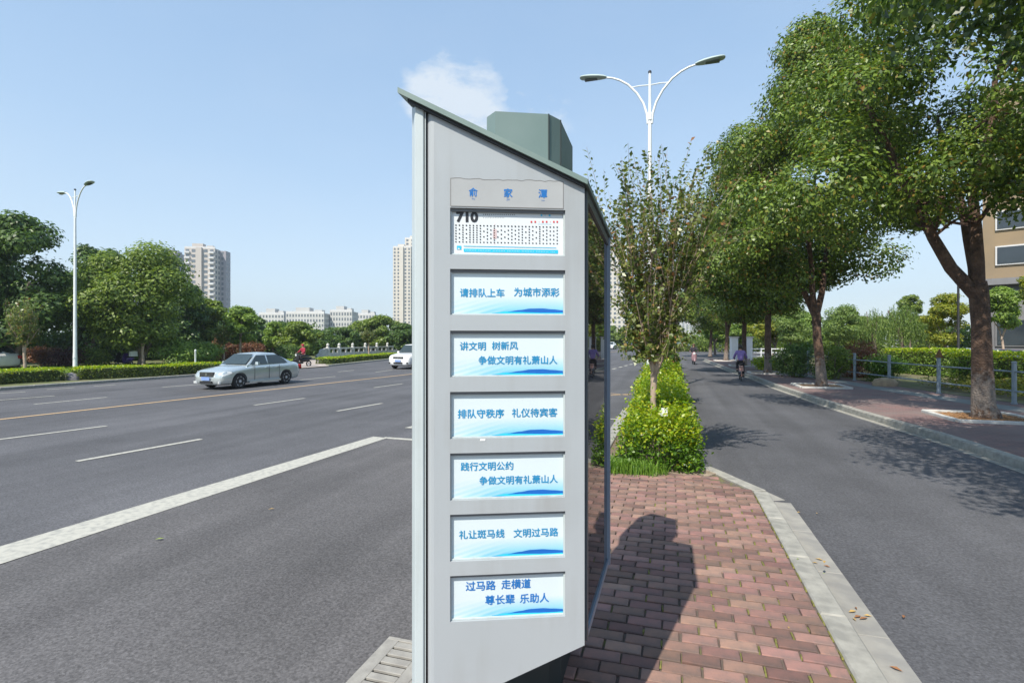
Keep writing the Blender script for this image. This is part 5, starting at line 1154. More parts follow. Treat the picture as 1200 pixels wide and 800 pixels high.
# ------------------------------------------------------------------ left verge
verge = flat('verge', [(p0.x, p0.y)] + LK + [(pe.x, pe.y), (pe.x - 250, pe.y), (p0.x - 150, p0.y)], mat("verge_soil_grass", (.09, .12, .03), (.15, .14, .07), 1.6, .95, .03, 14), .05)
kl = [p for p in LKX[:-1]]
kerb_run(road, LK[:4], .16, -.02, .13, M_CONC, 1.0, 1, 'kerb_stone', .02)
kerb_run(road, LK[4:], .16, -.02, .13, M_CONC, 1.2, 1, 'kerb_stone', .02)
flat('side_street', [(LK[3][0], LK[3][1]), (LK[4][0], LK[4][1]), tuple(G(372, 422).xy), tuple(G(345, 420).xy)], mat("beige_paving", (.42, .36, .32), (.34, .30, .27), 3, .9), .056)
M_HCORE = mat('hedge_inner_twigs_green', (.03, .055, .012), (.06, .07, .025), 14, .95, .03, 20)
def hedge_run(name, label, pts, h, w, seed, dens, lsize, group=None, m=L_CLIP, z0=.03, top=None):
    rg = np.random.default_rng(seed); root = empty(name, (pts[0][0], pts[0][1], z0)); tag(root, label, 'hedge', group)
    P = []; cb = MB()
    for a, b in zip(pts, pts[1:]):
        a, b = Vector(a), Vector(b); d = b - a; ln = d.length; d.normalize(); nn = Vector((-d.y, d.x))
        if nn.dot(a) < 0: nn = -nn                   # away from the camera
        n = int(ln * (h * 2 + w) * dens * 1.6); t = rg.random(n) * ln; q = rg.random(n) * (h * 2 + w)
        off = np.where(q < h, 0, np.where(q < h + w, q - h, w)); z = np.where(q < h, q, np.where(q < h + w, h, 2 * h + w - q))
        off = off + rg.normal(size=n) * .035; z = np.maximum(z + rg.normal(size=n) * .03 + .03 * np.sin(t * 1.3), .02)
        for e_ in (0.0, ln):
            ke = int(w * h * dens * 1.6); k0 = rg.integers(0, n, ke); t[k0] = e_ + rg.normal(size=ke) * .05; off[k0] = rg.random(ke) * w; z[k0] = rg.random(ke) * h
        X = a.x + d.x * t + nn.x * off - pts[0][0]; Y = a.y + d.y * t + nn.y * off - pts[0][1]; P.append(np.stack([X, Y, z], 1))
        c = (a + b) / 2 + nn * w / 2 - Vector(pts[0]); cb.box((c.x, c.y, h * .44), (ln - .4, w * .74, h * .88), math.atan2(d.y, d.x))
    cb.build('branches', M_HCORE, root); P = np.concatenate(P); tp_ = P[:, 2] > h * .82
    leaves('foliage', P[~tp_], lsize, m, root, up=.1, aspect=.6, seed=seed)
    leaves('young_leaves', P[tp_], lsize, top or L_HEDY, root, up=.6, aspect=.6, seed=seed + 1); return root
hp = [G(-45, 455.5), G(0, 452.0), G(78, 447.2)]
hedge_run('hedge', 'low clipped hedge along the far kerb, left of the street lamp', [tuple(p.xy) for p in hp], .60, 1.0, 61, 260, .085, 'clipped hedges on the far verge')
hp = [G(90, 446.6), G(208, 440.8), G(300, 434.8), G(343, 431.6)]
hedge_run('hedge', 'long low clipped hedge from the street lamp to the side street, behind the silver car', [tuple(p.xy) for p in hp], .60, 1.0, 62, 200, .095, 'clipped hedges on the far verge')
hp = [G(388, 427.2), G(430, 422.6), G(474, 418.6)]
hedge_run('hedge', 'clipped hedge in front of the white stone balustrade', [tuple(p.xy) for p in hp], .48, 1.3, 63, 110, .13, 'clipped hedges on the far verge')
rock = MB(); rock.lathe((0, 0, 0), [(.5, 0), (.46, .18), (.34, .32), (.12, .40)], 11); rock.v = [(x * (1 + .14 * math.sin(5 * y + x)), y * .7, z * (1 + .1 * math.sin(7 * x))) for x, y, z in rock.v]
tag(rock.build('boulder', mat("grey_rock", (.20, .19, .20), (.12, .115, .12), 4, .9, .03, 12), smooth=50, loc=tuple(G(81, 446.5))), 'grey boulder in the hedge gap by the far street lamp', 'boulder')
# low ground cover on the verge
gcv = []
rg = np.random.default_rng(5)
n = 14000; t = rg.random(n); u = rg.random(n)
A_, B_, C_, D_ = G(-60, 446), G(345, 428.5), G(345, 424), G(-60, 434)
Pn = np.array([tuple(A_.lerp(B_, a).lerp(D_.lerp(C_, a), b)) for a, b in zip(t, u)]); Pn[:, 2] = .08 + .12 * rg.random(n)
tag(leaves('ground_cover', Pn, .20, L_BRI, None, up=1.2, aspect=.5, seed=3), 'yellow green ground cover behind the clipped hedge', 'ground cover', kind='stuff')

# shrubs and trees of the park
def bush(name, label, px, py, w, h, m, seed, n=2600, ls=.14, z0=.03, cat='shrub', group=None, zc=None):
    p = G(px, py, z0) if zc is None else D(px, zc, z0); root = empty(name, p); tag(root, label, cat, group); rg = random.Random(seed)
    lm = crown_lumps(rg, (0, 0, h * .5), w * .36, h * .38, 16, w * .16, w * .26)
    P, nv = in_lumps(lm, n, seed, .55, h / w * 1.1 if h < w else .9, True); P[:, 2] = np.maximum(P[:, 2], .03); leaves('foliage', P, ls, m, root, up=.4, seed=seed, nb=nv)
    b_ = MB(); b_.tube([(0, 0, -.05), (.02, 0, h * .3), (0, .02, h * .6)], [.05, .035, .015], 6)
    for k in range(7): a = k * .9; b_.tube([(0, 0, h * .12), (math.cos(a) * w * .2, math.sin(a) * w * .2, h * .4), (math.cos(a) * w * .33, math.sin(a) * w * .33, h * .65)], [.03, .018, .008], 5)
    b_.build('stems', M_GREYB, root)['kind'] = 'stuff'; return root
def undergrowth(name, label, pts, h, w, n, ls, m, seed, z0=.02):
    rg = np.random.default_rng(seed); P = []
    tot = sum((Vector(b) - Vector(a)).length for a, b in zip(pts, pts[1:]))
    for a, b in zip(pts, pts[1:]):
        a, b = Vector(a), Vector(b); d = b - a; k = int(n * d.length / tot); t = rg.random(k)
        prof = h * (.55 + .25 * np.sin(t * d.length * .9 + seed) + .2 * np.sin(t * d.length * .37)) ; z = prof * rg.random(k) ** .7
        X = a.x + d.x * t + rg.normal(size=k) * w * .5; Y = a.y + d.y * t + rg.normal(size=k) * w * .5; P.append(np.stack([X, Y, z + z0], 1))
    P = np.concatenate(P); return tag(leaves(name, P, ls, m, None, up=.2, seed=seed), label, 'undergrowth', kind='stuff')
undergrowth('undergrowth', 'dense dark undergrowth filling the park below the trees', [tuple(D(x, z_).xy) for x, z_ in ((-90, 44), (60, 47), (200, 52), (300, 60), (345, 64))], 4.2, 3.5, 52000, .34, L_DARK, 5)
undergrowth('undergrowth', 'dark shrubbery behind the white balustrade', [tuple(D(x, z_).xy) for x, z_ in ((355, 62), (420, 74), (486, 84))], 3.4, 3.0, 16000, .38, L_DARK, 6)
undergrowth('undergrowth', 'far greenery closing the view beyond the garden', [tuple(D(x, z_).xy) for x, z_ in ((830, 82), (930, 78), (1050, 72), (1240, 60))], 4.6, 3.0, 30000, .36, L_MID, 7)
undergrowth('undergrowth', 'far roadside greenery seen past the right edge of the sign', [tuple(D(x, z_).xy) for x, z_ in ((690, 150), (760, 140), (840, 120))], 5.0, 4.0, 9000, .6, L_MID, 8)
def ptree(label, px, zc, ytop, hwpx, ybase_crown, m, seed, n, ls, tr=.16, bark=None, group='park trees beyond the main road', z0=.0, cat='tree', name='park_tree', lump=34, fork=None):
    h = ZH(ytop, zc); rad = hwpx / F * zc; bz = max(.5, ZH(ybase_crown, zc)); k = max(.5, min(rad, (h - bz) / 2))
    return big_tree(name, label, cat, group, D(px, zc, z0), h, max(.3, rad - k * .18), seed, m, n, ls, tr, fork or max(1.0, bz * 1.1), base_z=bz + k * .18, lumpn=lump, bark=bark or M_GREYB, limbs=3, lr=(k * .22, k * .42))
ptree('tall dark green tree filling the left edge behind the white car', 18, 34, 252, 62, 415, L_DARK, 71, 26000, .27, .25, lump=46)
ptree('dark tree at the far left edge behind the tall one', -45, 40, 262, 70, 410, L_DARK, 72, 16000, .3, .25)
ptree('dark tree showing between the street lamp and the broad tree', 108, 46, 286, 40, 412, L_DARK, 73, 16000, .30, .22)
ptree('broad rounded mid green tree right of the street lamp', 165, 38, 293, 66, 418, L_MID, 74, 36000, .24, .24, lump=60)
ptree('dark green tree low behind the broad tree, below the left tower block', 215, 48, 335, 36, 415, L_DARK, 75, 14000, .30)
ptree('mid green tree left of the silver car roof, under the tower block', 246, 52, 352, 32, 412, L_MID, 76, 14000, .30)
ptree('bright green slender tree above the silver car', 281, 44, 362, 26, 404, L_BRI, 77, 11000, .22, .10, bark=M_PALEB, fork=2.6)
ptree('dark green tree behind the bright slender tree', 303, 58, 372, 28, 413, L_DARK, 78, 11000, .30)
ptree('light green small tree left of the olive round tree', 322, 50, 378, 16, 408, L_BRI, 79, 5500, .22, .08)
ptree('round olive green tree behind the red jacketed rider', 352, 50, 379, 29, 419, L_MID, 80, 16000, .25, lump=46)
ptree('dark green tree behind the left part of the white balustrade', 398, 66, 385, 28, 413, L_DARK, 81, 12000, .32)
ptree('broad tree with silvery green leaves behind the white balustrade', 438, 72, 371, 38, 414, L_MID, 82, 18000, .34, lump=46)
ptree('dark tree next to the sign edge behind the balustrade', 474, 66, 380, 22, 412, L_DARK, 83, 9000, .32)
PG = 'small pale trunked trees on the far verge'
for (px, py, h, r_, sd_, l_) in ((29, 436.0, 4.9, 1.6, 1, 'small pale trunked tree with sparse brownish crown near the left edge'), (167.5, 430.2, 4.2, 1.2, 2, 'small pale trunked tree in front of the broad round tree'), (262, 426, 3.4, 1.2, 3, 'small pale trunked tree just left of the silver car'),
                             (432, 417.5, 3.4, 1.4, 4, 'small brownish tree in front of the middle of the balustrade'), (467, 415.5, 3.6, 1.3, 5, 'small brownish tree in front of the balustrade by the sign')):
    myrtle('crape_myrtle', l_, PG, G(px, py, .03), h, r_, 90 + sd_, L_MYRT, M_PALEB, 1.5, 90, 26, .15, .085)
bush('shrub', 'dark purple leaved round shrub left of the street lamp foot', 76, 431.5, 2.7, 1.55, L_PURP, 101)
bush('shrub', 'reddish brown round shrub further left of the street lamp', 52, 430, 2.4, 1.5, L_RED, 102)
bush('shrub', 'tall yellow green shrub mass right of the pale trunked tree', 205, 429, 4.2, 1.9, L_BRI, 103, 5000, .17)
bush('shrub', 'yellow green shrub in front of the dark tree, left of the silver car', 236, 427, 3.8, 1.9, L_BRI, 104, 4500, .17)
bush('shrub', 'olive shrub between the street lamp and the scooters', 112, 430, 2.6, 1.5, L_MID, 105)
bush('shrub', 'salmon red shrub above the silver car bonnet', 263, 423.5, 3.0, 2.1, L_RED, 106, 3500, .17)
bush('shrub', 'salmon red shrub above the silver car roof', 293, 421.5, 3.4, 2.0, L_RED, 107, 3500, .17)
bush('shrub', 'dark low shrub under the olive round tree', 335, 423, 3.2, 1.5, L_DARK, 108)
bush('shrub', 'dark green shrub at the left edge behind the hedge', -8, 433, 3.0, 1.3, L_DARK, 109)
bo_ = MB().lathe((0, 0, 0), [(.06, 0), (.06, 1.1), (.07, 1.12), (.07, 1.25), (.02, 1.3)], 10).build('bollard', M_WPAINT, loc=tuple(G(229, 430.5)), smooth=40); tag(bo_, 'white slender marker post among the shrubs left of the silver car', 'marker post')

# stone balustrade
b0, b1 = G(366, 421.2), G(486, 413.4)
bal = empty('balustrade', b0); bal.scale = (1, 1, 1.12); tag(bal, 'white stone balustrade with square posts and pierced panels beyond the road', 'balustrade')
d = (b1 - b0); ln = d.length; d.normalize(); an = math.atan2(d.y, d.x); cps = [G(382, 420.0)] + [G(x, 421.2 - (x - 366) * .065) for x in (397.4, 413.3, 428, 441.6, 454, 466, 476, 485)]
cps = [b0 + d * (p - b0).dot(d) - b0 for p in cps]
pmb = MB(); pmb.box((0, 0, .5), (.32, .32, 1.0), 0, 1, .02); pmb.box((0, 0, 1.06), (.26, .26, .12), 0, .9); pmb.lathe((0, 0, 1.12), [(.10, 0), (.15, .06), (.16, .16), (.10, .26), (.02, .30)], 10); pme = pmb.mesh('post', M_STONEW)
for p in cps: o = link('post', pme, bal, p); o.rotation_euler = (0, 0, an)
for a, b in zip(cps, cps[1:]):
    L_ = (b - a).length - .33; c = (a + b) / 2
    m_ = MB(); m_.box((c.x, c.y, .26), (L_, .18, .52), an); m_.box((c.x, c.y, .93), (L_, .2, .14), an)
    for k in (-.5, 0, .5): q = c + d * (L_ * k * .92); m_.box((q.x, q.y, .69), (.16, .16, .34), an)
    m_.build('panel', M_STONEW, bal)
m_ = MB(); prof = [(0, .0), (.0, .35), (.5, .50), (.8, .85), (1.5, .95), (2.0, 1.0)]
e_ = cps[0]; vs = []
for sy in (-.1, .1):
    for t, z in [(0, -.02)] + prof + [(2.0, -.02)]: q = e_ - d * (2.1 - t) ; vs.append((q.x - d.y * sy, q.y + d.x * sy, z))
n = len(prof) + 2; m_.add(vs, [tuple(range(n)), tuple(range(2 * n - 1, n - 1, -1))] + [(i, n + i, n + (i + 1) % n, (i + 1) % n) for i in range(n)]); m_.build('scroll_end', M_STONEW, bal)

# ------------------------------------------------------------------ buildings
M_TW1 = mat("tower_cream_render", (.50, .45, .41), (.46, .42, .38), .1, .85); M_TW1B = mat("tower_grey_and_shade_render", (.33, .31, .33), (.30, .28, .30), .1, .85)
M_TW2 = mat("tower_pale_render", (.60, .56, .49), (.55, .51, .45), .1, .85); M_PANE = mat("far_window_glass", (.10, .12, .14), (.16, .18, .2), .5, .2, lo=.4, hi=.6); M_SLAB = mat("balcony_white", (.62, .62, .62), None, .3, .8)
M_LOWB = mat("low_block_render", (.52, .52, .50), None, .1, .85)
def block(label, loc, rz, w, dpt, h, wall, floors, cols, group=None, wide=.5, side=None, balc=True, roofbits=True, name='apartment_tower', wh=.55, sep=None):
    r = empty(name, loc, rz); tag(r, label, 'apartment block', group)      # front faces local -Y
    MB().box((0, 0, h / 2), (w, dpt, h)).build('wall', wall, r)
    fh = h / floors; cw = w / cols; wn = MB(); bl = MB()
    for f in range(floors):
        z = fh * (f + .5)
        for c in range(cols):
            x = -w / 2 + cw * (c + .5)
            if sep and c in sep: continue
            wn.box((x, -dpt / 2 - .02, z), (cw * wide, .1, fh * wh))
        nd = max(2, int(dpt / cw / 1.2))
        for sx in (-1, 1):
            for c in range(nd): wn.box((sx * (w / 2 + .02), -dpt / 2 + dpt / nd * (c + .5), z), (.1, dpt / nd * .42, fh * wh))
        if balc:
            for c in range(0, cols, 2):
                if sep and c in sep: continue
                x = -w / 2 + cw * (c + .5); bl.box((x, -dpt / 2 - .6, z - fh * .33), (cw * .86, 1.2, fh * .34))
    wo2 = wn.build('windows', M_PANE, r); wo2['kind'] = 'stuff'
    if balc: bo2 = bl.build('balconies', M_SLAB, r); bo2['kind'] = 'stuff'
    if sep:
        for c in sep: MB().box((-w / 2 + cw * (c + .5), -dpt / 2 - .7, h / 2), (cw * .9, 1.4, h + .8)).build('pier', side or wall, r)
    if roofbits:
        MB().box((-w * .12, 0, h + 1.6), (w * .36, dpt * .5, 3.2)).build('stair_head', wall, r); MB().box((w * .28, 0, h + 1), (w * .2, dpt * .4, 2)).build('water_tank_room', wall, r)
        MB().box((0, -dpt / 2 + .4, h + .5), (w, .5, 1.0)).build('parapet', M_SLAB, r)
    return r
def face_at(px, zc): return D(px, zc)
def bld(label, px0, px1, ytop, zc, rot=None, **k):
    w = (px1 - px0) / F * zc; h = ZH(ytop, zc); p = D((px0 + px1) / 2, zc, 0); rz = TH + (rot or 0)
    return block(label, p, rz, w, k.pop('dpt', w * .5), h, k.pop('wall', M_TW1), **k)
FZ = 'distant tower blocks'
bld('tall tower block with white balconies rising over the trees on the left', 221, 254, 292, 330, rot=.12, floors=18, cols=5, sep=(2,), wide=.6, dpt=8, wall=M_TW1)
bld('plain shaded side of the left tower block, shade painted in grey', 252, 267, 295, 338, rot=.12, floors=18, cols=2, wide=.3, balc=False, roofbits=False, wall=M_TW1B, dpt=7)  # side face of the tower, its shade put into the darker wall colour
bld('thin hazy tower peeping over the broad tree left of the balconied tower', 196, 213, 298, 420, floors=22, cols=3, balc=False, wall=M_TW1B, dpt=14)
bld('tall cream tower block touching the left edge of the sign', 463.5, 484, 292, 420, floors=27, cols=5, sep=(2,), wide=.45, balc=False, wall=M_TW2, dpt=18)
bld('taller rear part of the cream tower beside the sign', 477, 500, 282, 440, floors=29, cols=4, wide=.45, balc=False, wall=M_TW2, dpt=18)
bld('small far white block between the low flats and the cream tower', 457, 465, 376, 520, floors=10, cols=3, balc=False, roofbits=False, wall=M_LOWB, name='apartment_block')
LB = 'low white apartment blocks on the skyline'
bld('low white apartment block on the skyline above the silver car', 309, 337, 368.5, 300, rot=.05, floors=6, cols=8, balc=False, wall=M_LOWB, group=LB, name='apartment_block', dpt=12)
bld('longest low white apartment block on the skyline', 341, 384, 367.5, 290, rot=.05, floors=6, cols=13, balc=False, wall=M_LOWB, group=LB, name='apartment_block', dpt=14)
bld('low white apartment block just right of the longest one', 391, 416, 365.5, 300, rot=.05, floors=6, cols=8, balc=False, wall=M_LOWB, group=LB, name='apartment_block', dpt=14)
bld('faint low white block above the tree behind the balustrade', 421, 442, 369, 340, floors=6, cols=6, balc=False, wall=M_LOWB, group=LB, name='apartment_block', dpt=12)
bld('hazy white tower far away behind the young tree, next to the sign', 700, 731, 290, 380, floors=22, cols=6, wide=.5, balc=False, wall=M_TW2, dpt=16)
bld('pale hazy tower at the far end of the lane', 781, 800, 372, 520, floors=12, cols=4, balc=False, wall=M_LOWB, dpt=16)
bld('wide pale hazy block behind the far end of the lane', 800, 822, 380, 560, floors=9, cols=5, balc=False, wall=M_LOWB, dpt=16, name='apartment_block')
bld('cream flats on the skyline seen through the young tree', 735, 782, 381, 420, floors=9, cols=10, balc=False, wall=M_LOWB, dpt=16, name='apartment_block')

# right building: ochre upper floors over a grey stone base
rb = empty('office_building', D(1146, 47, 0), -.50); tag(rb, 'ochre and grey stone building behind the nearest camphor trunk at the right edge', 'building')
M_OCH = mat("ochre_cladding", (.27, .20, .12), (.22, .17, .11), .4, .8); M_GST = mat("grey_stone_cladding", (.19, .19, .20), (.15, .15, .16), .6, .8)
W_ = 26
MB().box((W_ / 2, 7, 3.4), (W_, 14, 6.8)).build('stone_base', M_GST, rb)
MB().box((W_ / 2 + .15, 7.2, 15.5), (W_ - .3, 14, 17.4)).build('upper_wall', M_OCH, rb)
MB().box((W_ / 2 - .2, 6.6, 7.05), (W_ + .8, 15.2, .55)).build('ledge', M_GST, rb); MB().box((W_ / 2 - .1, 6.8, 6.15), (W_ + .4, 14.6, .3)).build('ledge', M_GST, rb)
pn = mat("dark_window", (.03, .04, .05), None, 1, .1, spec=.8)
for f in range(5):
    for c_ in range(7):
        z = (2.6 if f == 0 else 6.3 + 3.1 * f); x = 2.2 + c_ * 3.4
        wf = MB(); wf.box((x, -.06 if f == 0 else .12, z), (2.1, .18, 2.4 if f == 0 else 1.7)); wf_ = wf.build('window', M_GST if f == 0 else M_SLAB, rb)
        MB().box((x, -.17 if f == 0 else .01, z), (1.85, .06, 2.15 if f == 0 else 1.45)).build('pane', pn, wf_)
for c_ in range(8): MB().box((.5 + c_ * 3.4, -.25, 3.0), (.7, .5, 6.0)).build('pilaster', M_GST, rb)

# ------------------------------------------------------------------ garden beyond the railing
gz = .12
gp = [(p.x + .25, p.y) for p in FBX]
flat('garden_bed', gp + [(13, 60), (60, 60), (60, -12), (gp[0][0], -12)], mat("garden_soil", (.10, .12, .035), (.17, .14, .09), 1.2, .95, .03, 15), PZ + .012)
rg = np.random.default_rng(8); n = 26000; a0 = FBX[0] + (FBX[0] - FBX[-1]) * .6; a1 = FBX[3]
t = rg.random(n); u = rg.random(n) ** 1.1
base = np.array([tuple(a0)]) * (1 - t[:, None]) + np.array([tuple(a1)]) * t[:, None]; base[:, 0] += .9 + 3.4 * u; base[:, 2] = PZ + .1 + .45 * u + .22 * rg.random(n) * (1 + np.sin(base[:, 1] * 2.1) * .4)
tag(leaves('ground_cover', base, .085, leafmat("garden_cover_leaf", (.12, .14, .03), (.36, .36, .06), (.28, .14, .07), .35, .5), None, up=.8, seed=9), 'mixed yellow green ground cover behind the railing', 'ground cover', kind='stuff')
def hrun(label, pts, h, w, seed, dens, ls, m=L_BRI, z0=.15): return hedge_run('hedge', label, pts, h, w, seed, dens, ls, 'hedges in the garden beyond the railing', m, z0, top=L_HEDY)
q0, q1, q2 = D(1260, 17.5), D(1150, 19.5), D(1113, 21.5)
hrun('bright yellow green clipped hedge right behind the nearest camphor trunk', [tuple(q0.xy), tuple(q1.xy), tuple(q2.xy)], 1.35, 1.6, 65, 330, .085)
q0, q1 = D(1106, 25.5), D(1035, 30)
hrun('yellow green hedge beyond the post with the palm husk', [tuple(q0.xy), tuple(q1.xy)], 1.35, 1.6, 66, 260, .10)
bush('shrub', 'dark green rounded shrub left of the second camphor trunk', 930, 440, 2.3, 1.6, L_DARK, 111, 5000, .10, z0=.15, zc=26)
bush('shrub', 'brighter green shrub behind the dark rounded one', 938, 436, 2.4, 2.0, L_HEDG, 112, 4500, .11, z0=.15, zc=31)
bush('shrub', 'wide rounded shrub with rust red top behind the railing', 1003, 432, 3.1, 1.95, L_RED, 113, 6000, .10, z0=.15, zc=26)
bush('shrub', 'green yellow shrub touching the second camphor trunk on its right', 978, 432, 2.2, 1.7, L_MID, 114, 4500, .10, z0=.15, zc=24.5)
bush('shrub', 'grass green low shrub behind the railing between two posts', 1032, 432, 2.2, 1.3, L_HEDG, 115, 4500, .09, z0=.15, zc=23.5)
bush('shrub', 'yellow flowering low shrub beside the far gate', 903, 428, 2.4, 1.1, L_HEDY, 116, 3000, .12, z0=.15, zc=32)
bd_ = MB(); bd_.lathe((0, 0, 0), [(.33, 0), (.36, .14), (.27, .29), (.09, .34)], 10); bd_.v = [(x * 1.3, y * .7, z) for x, y, z in bd_.v]
tag(bd_.build('boulder', mat("tan_rock", (.42, .33, .22), (.30, .23, .16), 4, .9, .03, 12), loc=tuple(D(1037, 21.0, PZ)), smooth=40), 'tan boulder lying in the ground cover behind the railing', 'boulder')

def willow(label, px, zc, ytop, hwpx, seed, n=420, m=L_WILL):
    rg = random.Random(seed); h = ZH(ytop, zc); rad = hwpx / F * zc; root = empty('willow', D(px, zc, .1)); tag(root, label, 'tree', 'willows and light trees in the garden'); tb = MB()
    tb.tube([(0, 0, -.1), (.1, .05, h * .25), (.0, .1, h * .5)], [.2, .15, .12], 9); P = []
    ends = []
    for k in range(7):
        a = k * .9 + rg.random(); ends.append(limb(tb, (0, .05, h * .38), (math.cos(a) * rad * .55, math.sin(a) * rad * .55, h * rg.uniform(.7, .93)), .08, .03, rg, .1, 4, 5))
    for k in range(n):
        a = rg.uniform(0, 6.28); rr = rad * math.sqrt(rg.random()); z1 = h * (1 - .35 * (rr / rad) ** 2) * rg.uniform(.82, 1.02); L_ = rg.uniform(.18, .55) * h * .75
        x, y = math.cos(a) * rr, math.sin(a) * rr
        m_ = int(L_ / .09)
        for i in range(m_): t_ = i / m_; P.append((x * (1 + .12 * t_) + rg.gauss(0, .03), y * (1 + .12 * t_) + rg.gauss(0, .03), max(.4, z1 - L_ * t_)))
    tb.build('trunk', M_GREYB, root, smooth=60); P = np.array(P)
    leaves('crown', P, .20, m, root, up=.1, aspect=.26, dirs=np.tile(np.array([0, 0, -3.0]), (len(P), 1)), seed=seed, var=.3)
    return root
willow('weeping willow with hanging pale green fronds above the railing', 1056, 40, 357, 24, 201)
willow('second pale green willow left of the first one', 1024, 50, 362, 17, 202, 240)

GT = 'garden trees beyond the railing'
ptree('pale green feathery tree behind the second camphor trunk', 985, 50, 360, 26, 408, L_WILL, 203, 12000, .17, .1, group=GT)
ptree('pale green feathery tree near the gate, between two camphor trunks', 925, 52, 358, 24, 408, L_WILL, 204, 11000, .18, .1, group=GT)
ptree('yellow leaved tree left of the nearest camphor trunk', 1108, 36, 340, 24, 408, L_YEL, 211, 9000, .16, .08, group=GT)
ptree('small green tree in front of the grey stone building', 1178, 33, 337, 22, 388, L_BRI, 212, 8000, .16, .07, bark=M_PALEB, group=GT, fork=2.2)
ptree('yellow tree at the right edge in front of the stone building', 1215, 30, 318, 20, 360, L_YEL, 213, 6000, .15, .07, group=GT)
ptree('dark conical tree showing over the willow', 1066, 55, 343, 15, 400, L_MID, 214, 6000, .22, .1, group=GT)
ptree('olive tree behind the willows', 1000, 60, 362, 34, 408, L_MID, 215, 10000, .28, .12, group=GT)
ptree('light green tree far back near the gate', 950, 60, 366, 30, 410, L_BRI, 216, 9000, .28, .12, group=GT)
ptree('yellowish tree behind the third camphor trunk', 905, 62, 366, 26, 410, L_YEL, 217, 8000, .26, .12, group=GT)
ptree('light green tree right of the far young trees, by the lane end', 838, 66, 368, 20, 402, L_BRI, 218, 9000, .26, .13, group=GT)
ptree('light green tree beyond the lane bend', 865, 75, 372, 22, 404, L_BRI, 219, 9000, .3, .13, group=GT)
ptree('hazy green tree at the far end of the lane', 788, 110, 380, 14, 404, L_MID, 220, 5000, .4, .13, group=GT)
ptree('hazy tree left of the distant rider', 770, 120, 384, 16, 405, L_MID, 221, 5000, .4, .13, group=GT)
ptree('far tree row end seen left of the young island tree', 722, 120, 382, 22, 405, L_MID, 222, 7000, .4, .15, group=GT)
ptree('far green tree between the sign and the young tree', 742, 135, 385, 16, 405, L_BRI, 223, 5000, .45, .15, group=GT)
ptree('green tree over the pale far building at the right', 1090, 62, 372, 18, 404, L_MID, 224, 6000, .25, .12, group=GT)
hp = [D(772, 84), D(830, 84)]; hedge_run('hedge', 'long dark clipped hedge closing the far end of the lane', [tuple(p.xy) for p in hp], .9, 1.5, 67, 60, .2, 'hedges in the garden beyond the railing', L_CLIP, .0, top=L_CLIP)
# gate: white piers, white rail fence, small white kiosk
GATE = D(861, 47, PZ)
gt = empty('gate_pier', D(860, 48, PZ)); tag(gt, 'white rendered gate pier behind the cyclist, left of the slanting trunk', 'gate pier', 'white gate piers'); MB().box((0, 0, 1.0), (.55, .55, 2.0), TH).build('shaft', M_WPAINT, gt); MB().box((0, 0, 2.06), (.7, .7, .12), TH).build('cap', M_STONEW, gt)
g2 = copy_tree(gt); g2.location = D(877, 50, PZ); g2['label'] = 'white rendered gate pier right of the slanting trunk'
rf = empty('white_railing', D(880, 46, PZ), TH); tag(rf, 'white painted rail fence right of the gate piers', 'railing')
for k in range(5): MB().box((k * .9, 0, .55), (.08, .08, 1.1)).build('post', M_WPAINT, rf)
for z in (.35, .7, 1.02): MB().box((1.8, 0, z), (3.6, .05, .08)).build('rail', M_WPAINT, rf)
pl_ = MB().lathe((0, 0, 0), [(.10, 0), (.07, .1), (.06, 5.2), (.14, 5.25), (.16, 5.6), (.04, 5.75)], 10).build('lamp_post', M_DMET, loc=tuple(D(1123, 31, .1)), smooth=40); tag(pl_, 'slim dark garden lamp post left of the nearest camphor trunk', 'lamp post')
kb = empty('white_house', D(1086, 75, 0), TH); tag(kb, 'low white building with dark openings beyond the garden trees', 'building')
MB().box((0, 0, 1.7), (7, 5, 3.4)).build('wall', M_WPAINT, kb); MB().box((0, 0, 3.5), (7.8, 5.8, .25)).build('roof', M_GST, kb)
for k in (-2, 0, 2): MB().box((k, -2.52, 1.6), (1.1, .08, 1.5)).build('window', pn, kb)

# ------------------------------------------------------------------ small litter: fallen leaves by the kerb
FLM = [mat("fallen_leaf_ochre", (.45, .30, .10), None, 20, .8), mat("fallen_leaf_brown", (.26, .12, .05), None, 20, .8), mat("fallen_leaf_green", (.25, .33, .06), None, 20, .8)]
def fleaf(px, py, s, k, z=.02):
    s *= .72
    p = G(px, py, z); b_ = MB(); a = R_.uniform(0, 6.28); c_, s_ = math.cos(a) * s, math.sin(a) * s
    b_.add([(-c_, -s_, 0), (-s_ * .4, c_ * .4, .006), (c_, s_, .001), (s_ * .4, -c_ * .4, .008)], [(0, 1, 2, 3)]); o = b_.build('fallen_leaf', FLM[k], loc=tuple(p)); return o
lv = [(960, 655, .05, 0), (966, 658, .045, 0), (955, 659, .035, 0), (969, 663, .04, 1), (999, 716, .05, 0), (1005, 722, .05, 1), (1012, 724, .055, 1), (1017, 721, .04, 0), (1003, 712, .03, 1), (1001, 725, .03, 0), (957, 601, .03, 0), (1059, 722, .04, 1), (187, 631, .06, 2), (1050, 783, .05, 1), (935, 655, .02, 2), (966, 672, .022, 2), (924, 735, .02, 0), (318, 596, .05, 0), (936, 600, .03, 0)]
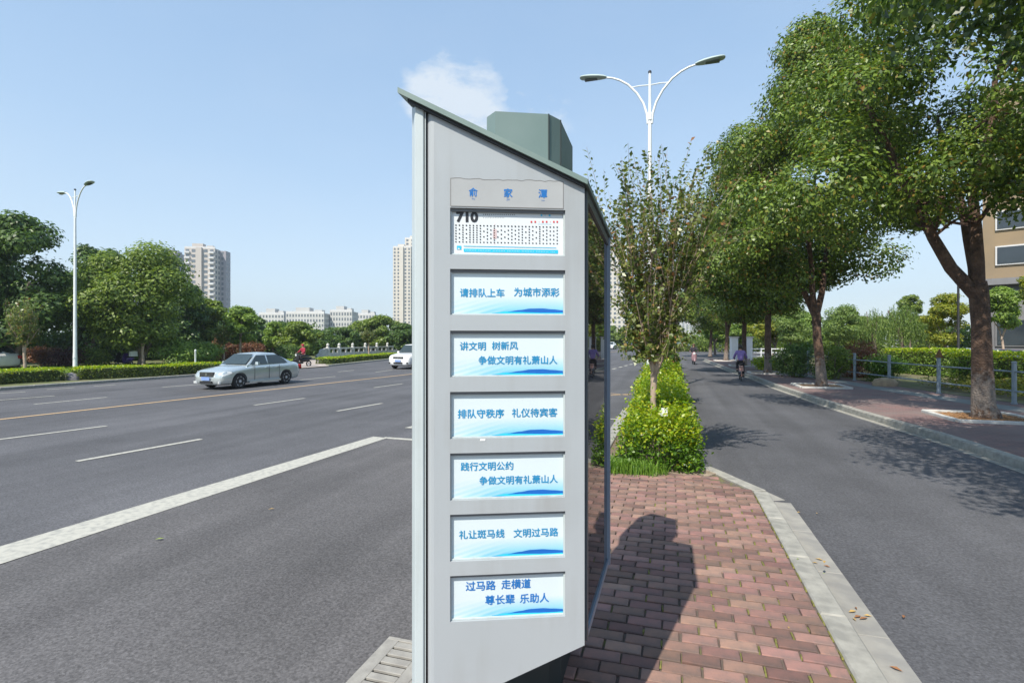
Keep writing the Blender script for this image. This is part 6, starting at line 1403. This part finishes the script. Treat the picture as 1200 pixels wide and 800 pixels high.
LEAFL = ['larger ochre leaf at the left of the small leaf pile halfway along the island kerb', 'ochre leaf at the right of the small leaf pile halfway along the island kerb', 'ochre leaf lowest on the kerb side of the small pile halfway along the kerb', 'brown leaf at the lower end of the small pile halfway along the kerb',
  'ochre leaf at the kerb side of the leaf pile nearest the viewer', 'brown leaf in the middle of the leaf pile nearest the viewer', 'largest brown leaf, road side of the pile nearest the viewer', 'ochre leaf farthest onto the asphalt in the nearest pile', 'brown leaf alone just above the nearest leaf pile on the gutter', 'small ochre leaf at the lower edge of the nearest leaf pile',
  'lone ochre leaf on the lane, farthest up by the kerb bend', 'dark brown leaf lying on the open asphalt of the side lane', 'green leaf lying alone on the wide asphalt left of the sign', 'brown leaf on the gutter nearest the bottom of the photo', 'tiny green leaf on the kerb top near the kerb bend', 'tiny green leaf on the kerb beside the small leaf pile', 'tiny ochre leaf in a brick joint of the paving', 'pale ochre leaf on the asphalt left of the sign, near the thick line', 'tiny ochre leaf beside the lane by the kerb bend']
for i, (px, py, s_, k) in enumerate(lv):
    isle = px in (935, 966, 924); o = fleaf(px, py, s_, k, IZ + .005 if isle else .02)
    col_ = ('ochre', 'brown', 'green')[k]
    if px > 950 and py < 700: l = f'dry {col_} leaf in the small pile on the gutter halfway along the island kerb'
    elif px > 990: l = f'dry {col_} leaf in the pile on the gutter nearest the viewer'
    else: l = f'lone fallen {col_} leaf on the paving or asphalt'
    tag(o, LEAFL[i], 'leaf', 'fallen leaves')
# ------------------------------------------------------------------ haze
HZ = True
if HZ:
    hb = MB(); hb.box((0, 450, 46.5), (2420, 1520, 95.2)); ho_ = hb.build('haze'); tag(ho_, kind='stuff')
    hm_ = bpy.data.materials.new('haze'); hm_.use_nodes = True; t = hm_.node_tree; t.nodes.clear(); o_ = t.nodes.new('ShaderNodeOutputMaterial'); v_ = t.nodes.new('ShaderNodeVolumePrincipled')
    v_.inputs['Color'].default_value = (.80, .90, 1.0, 1); v_.inputs['Density'].default_value = .0004; v_.inputs['Anisotropy'].default_value = .3; t.links.new(v_.outputs[0], o_.inputs['Volume']); ho_.data.materials.append(hm_)
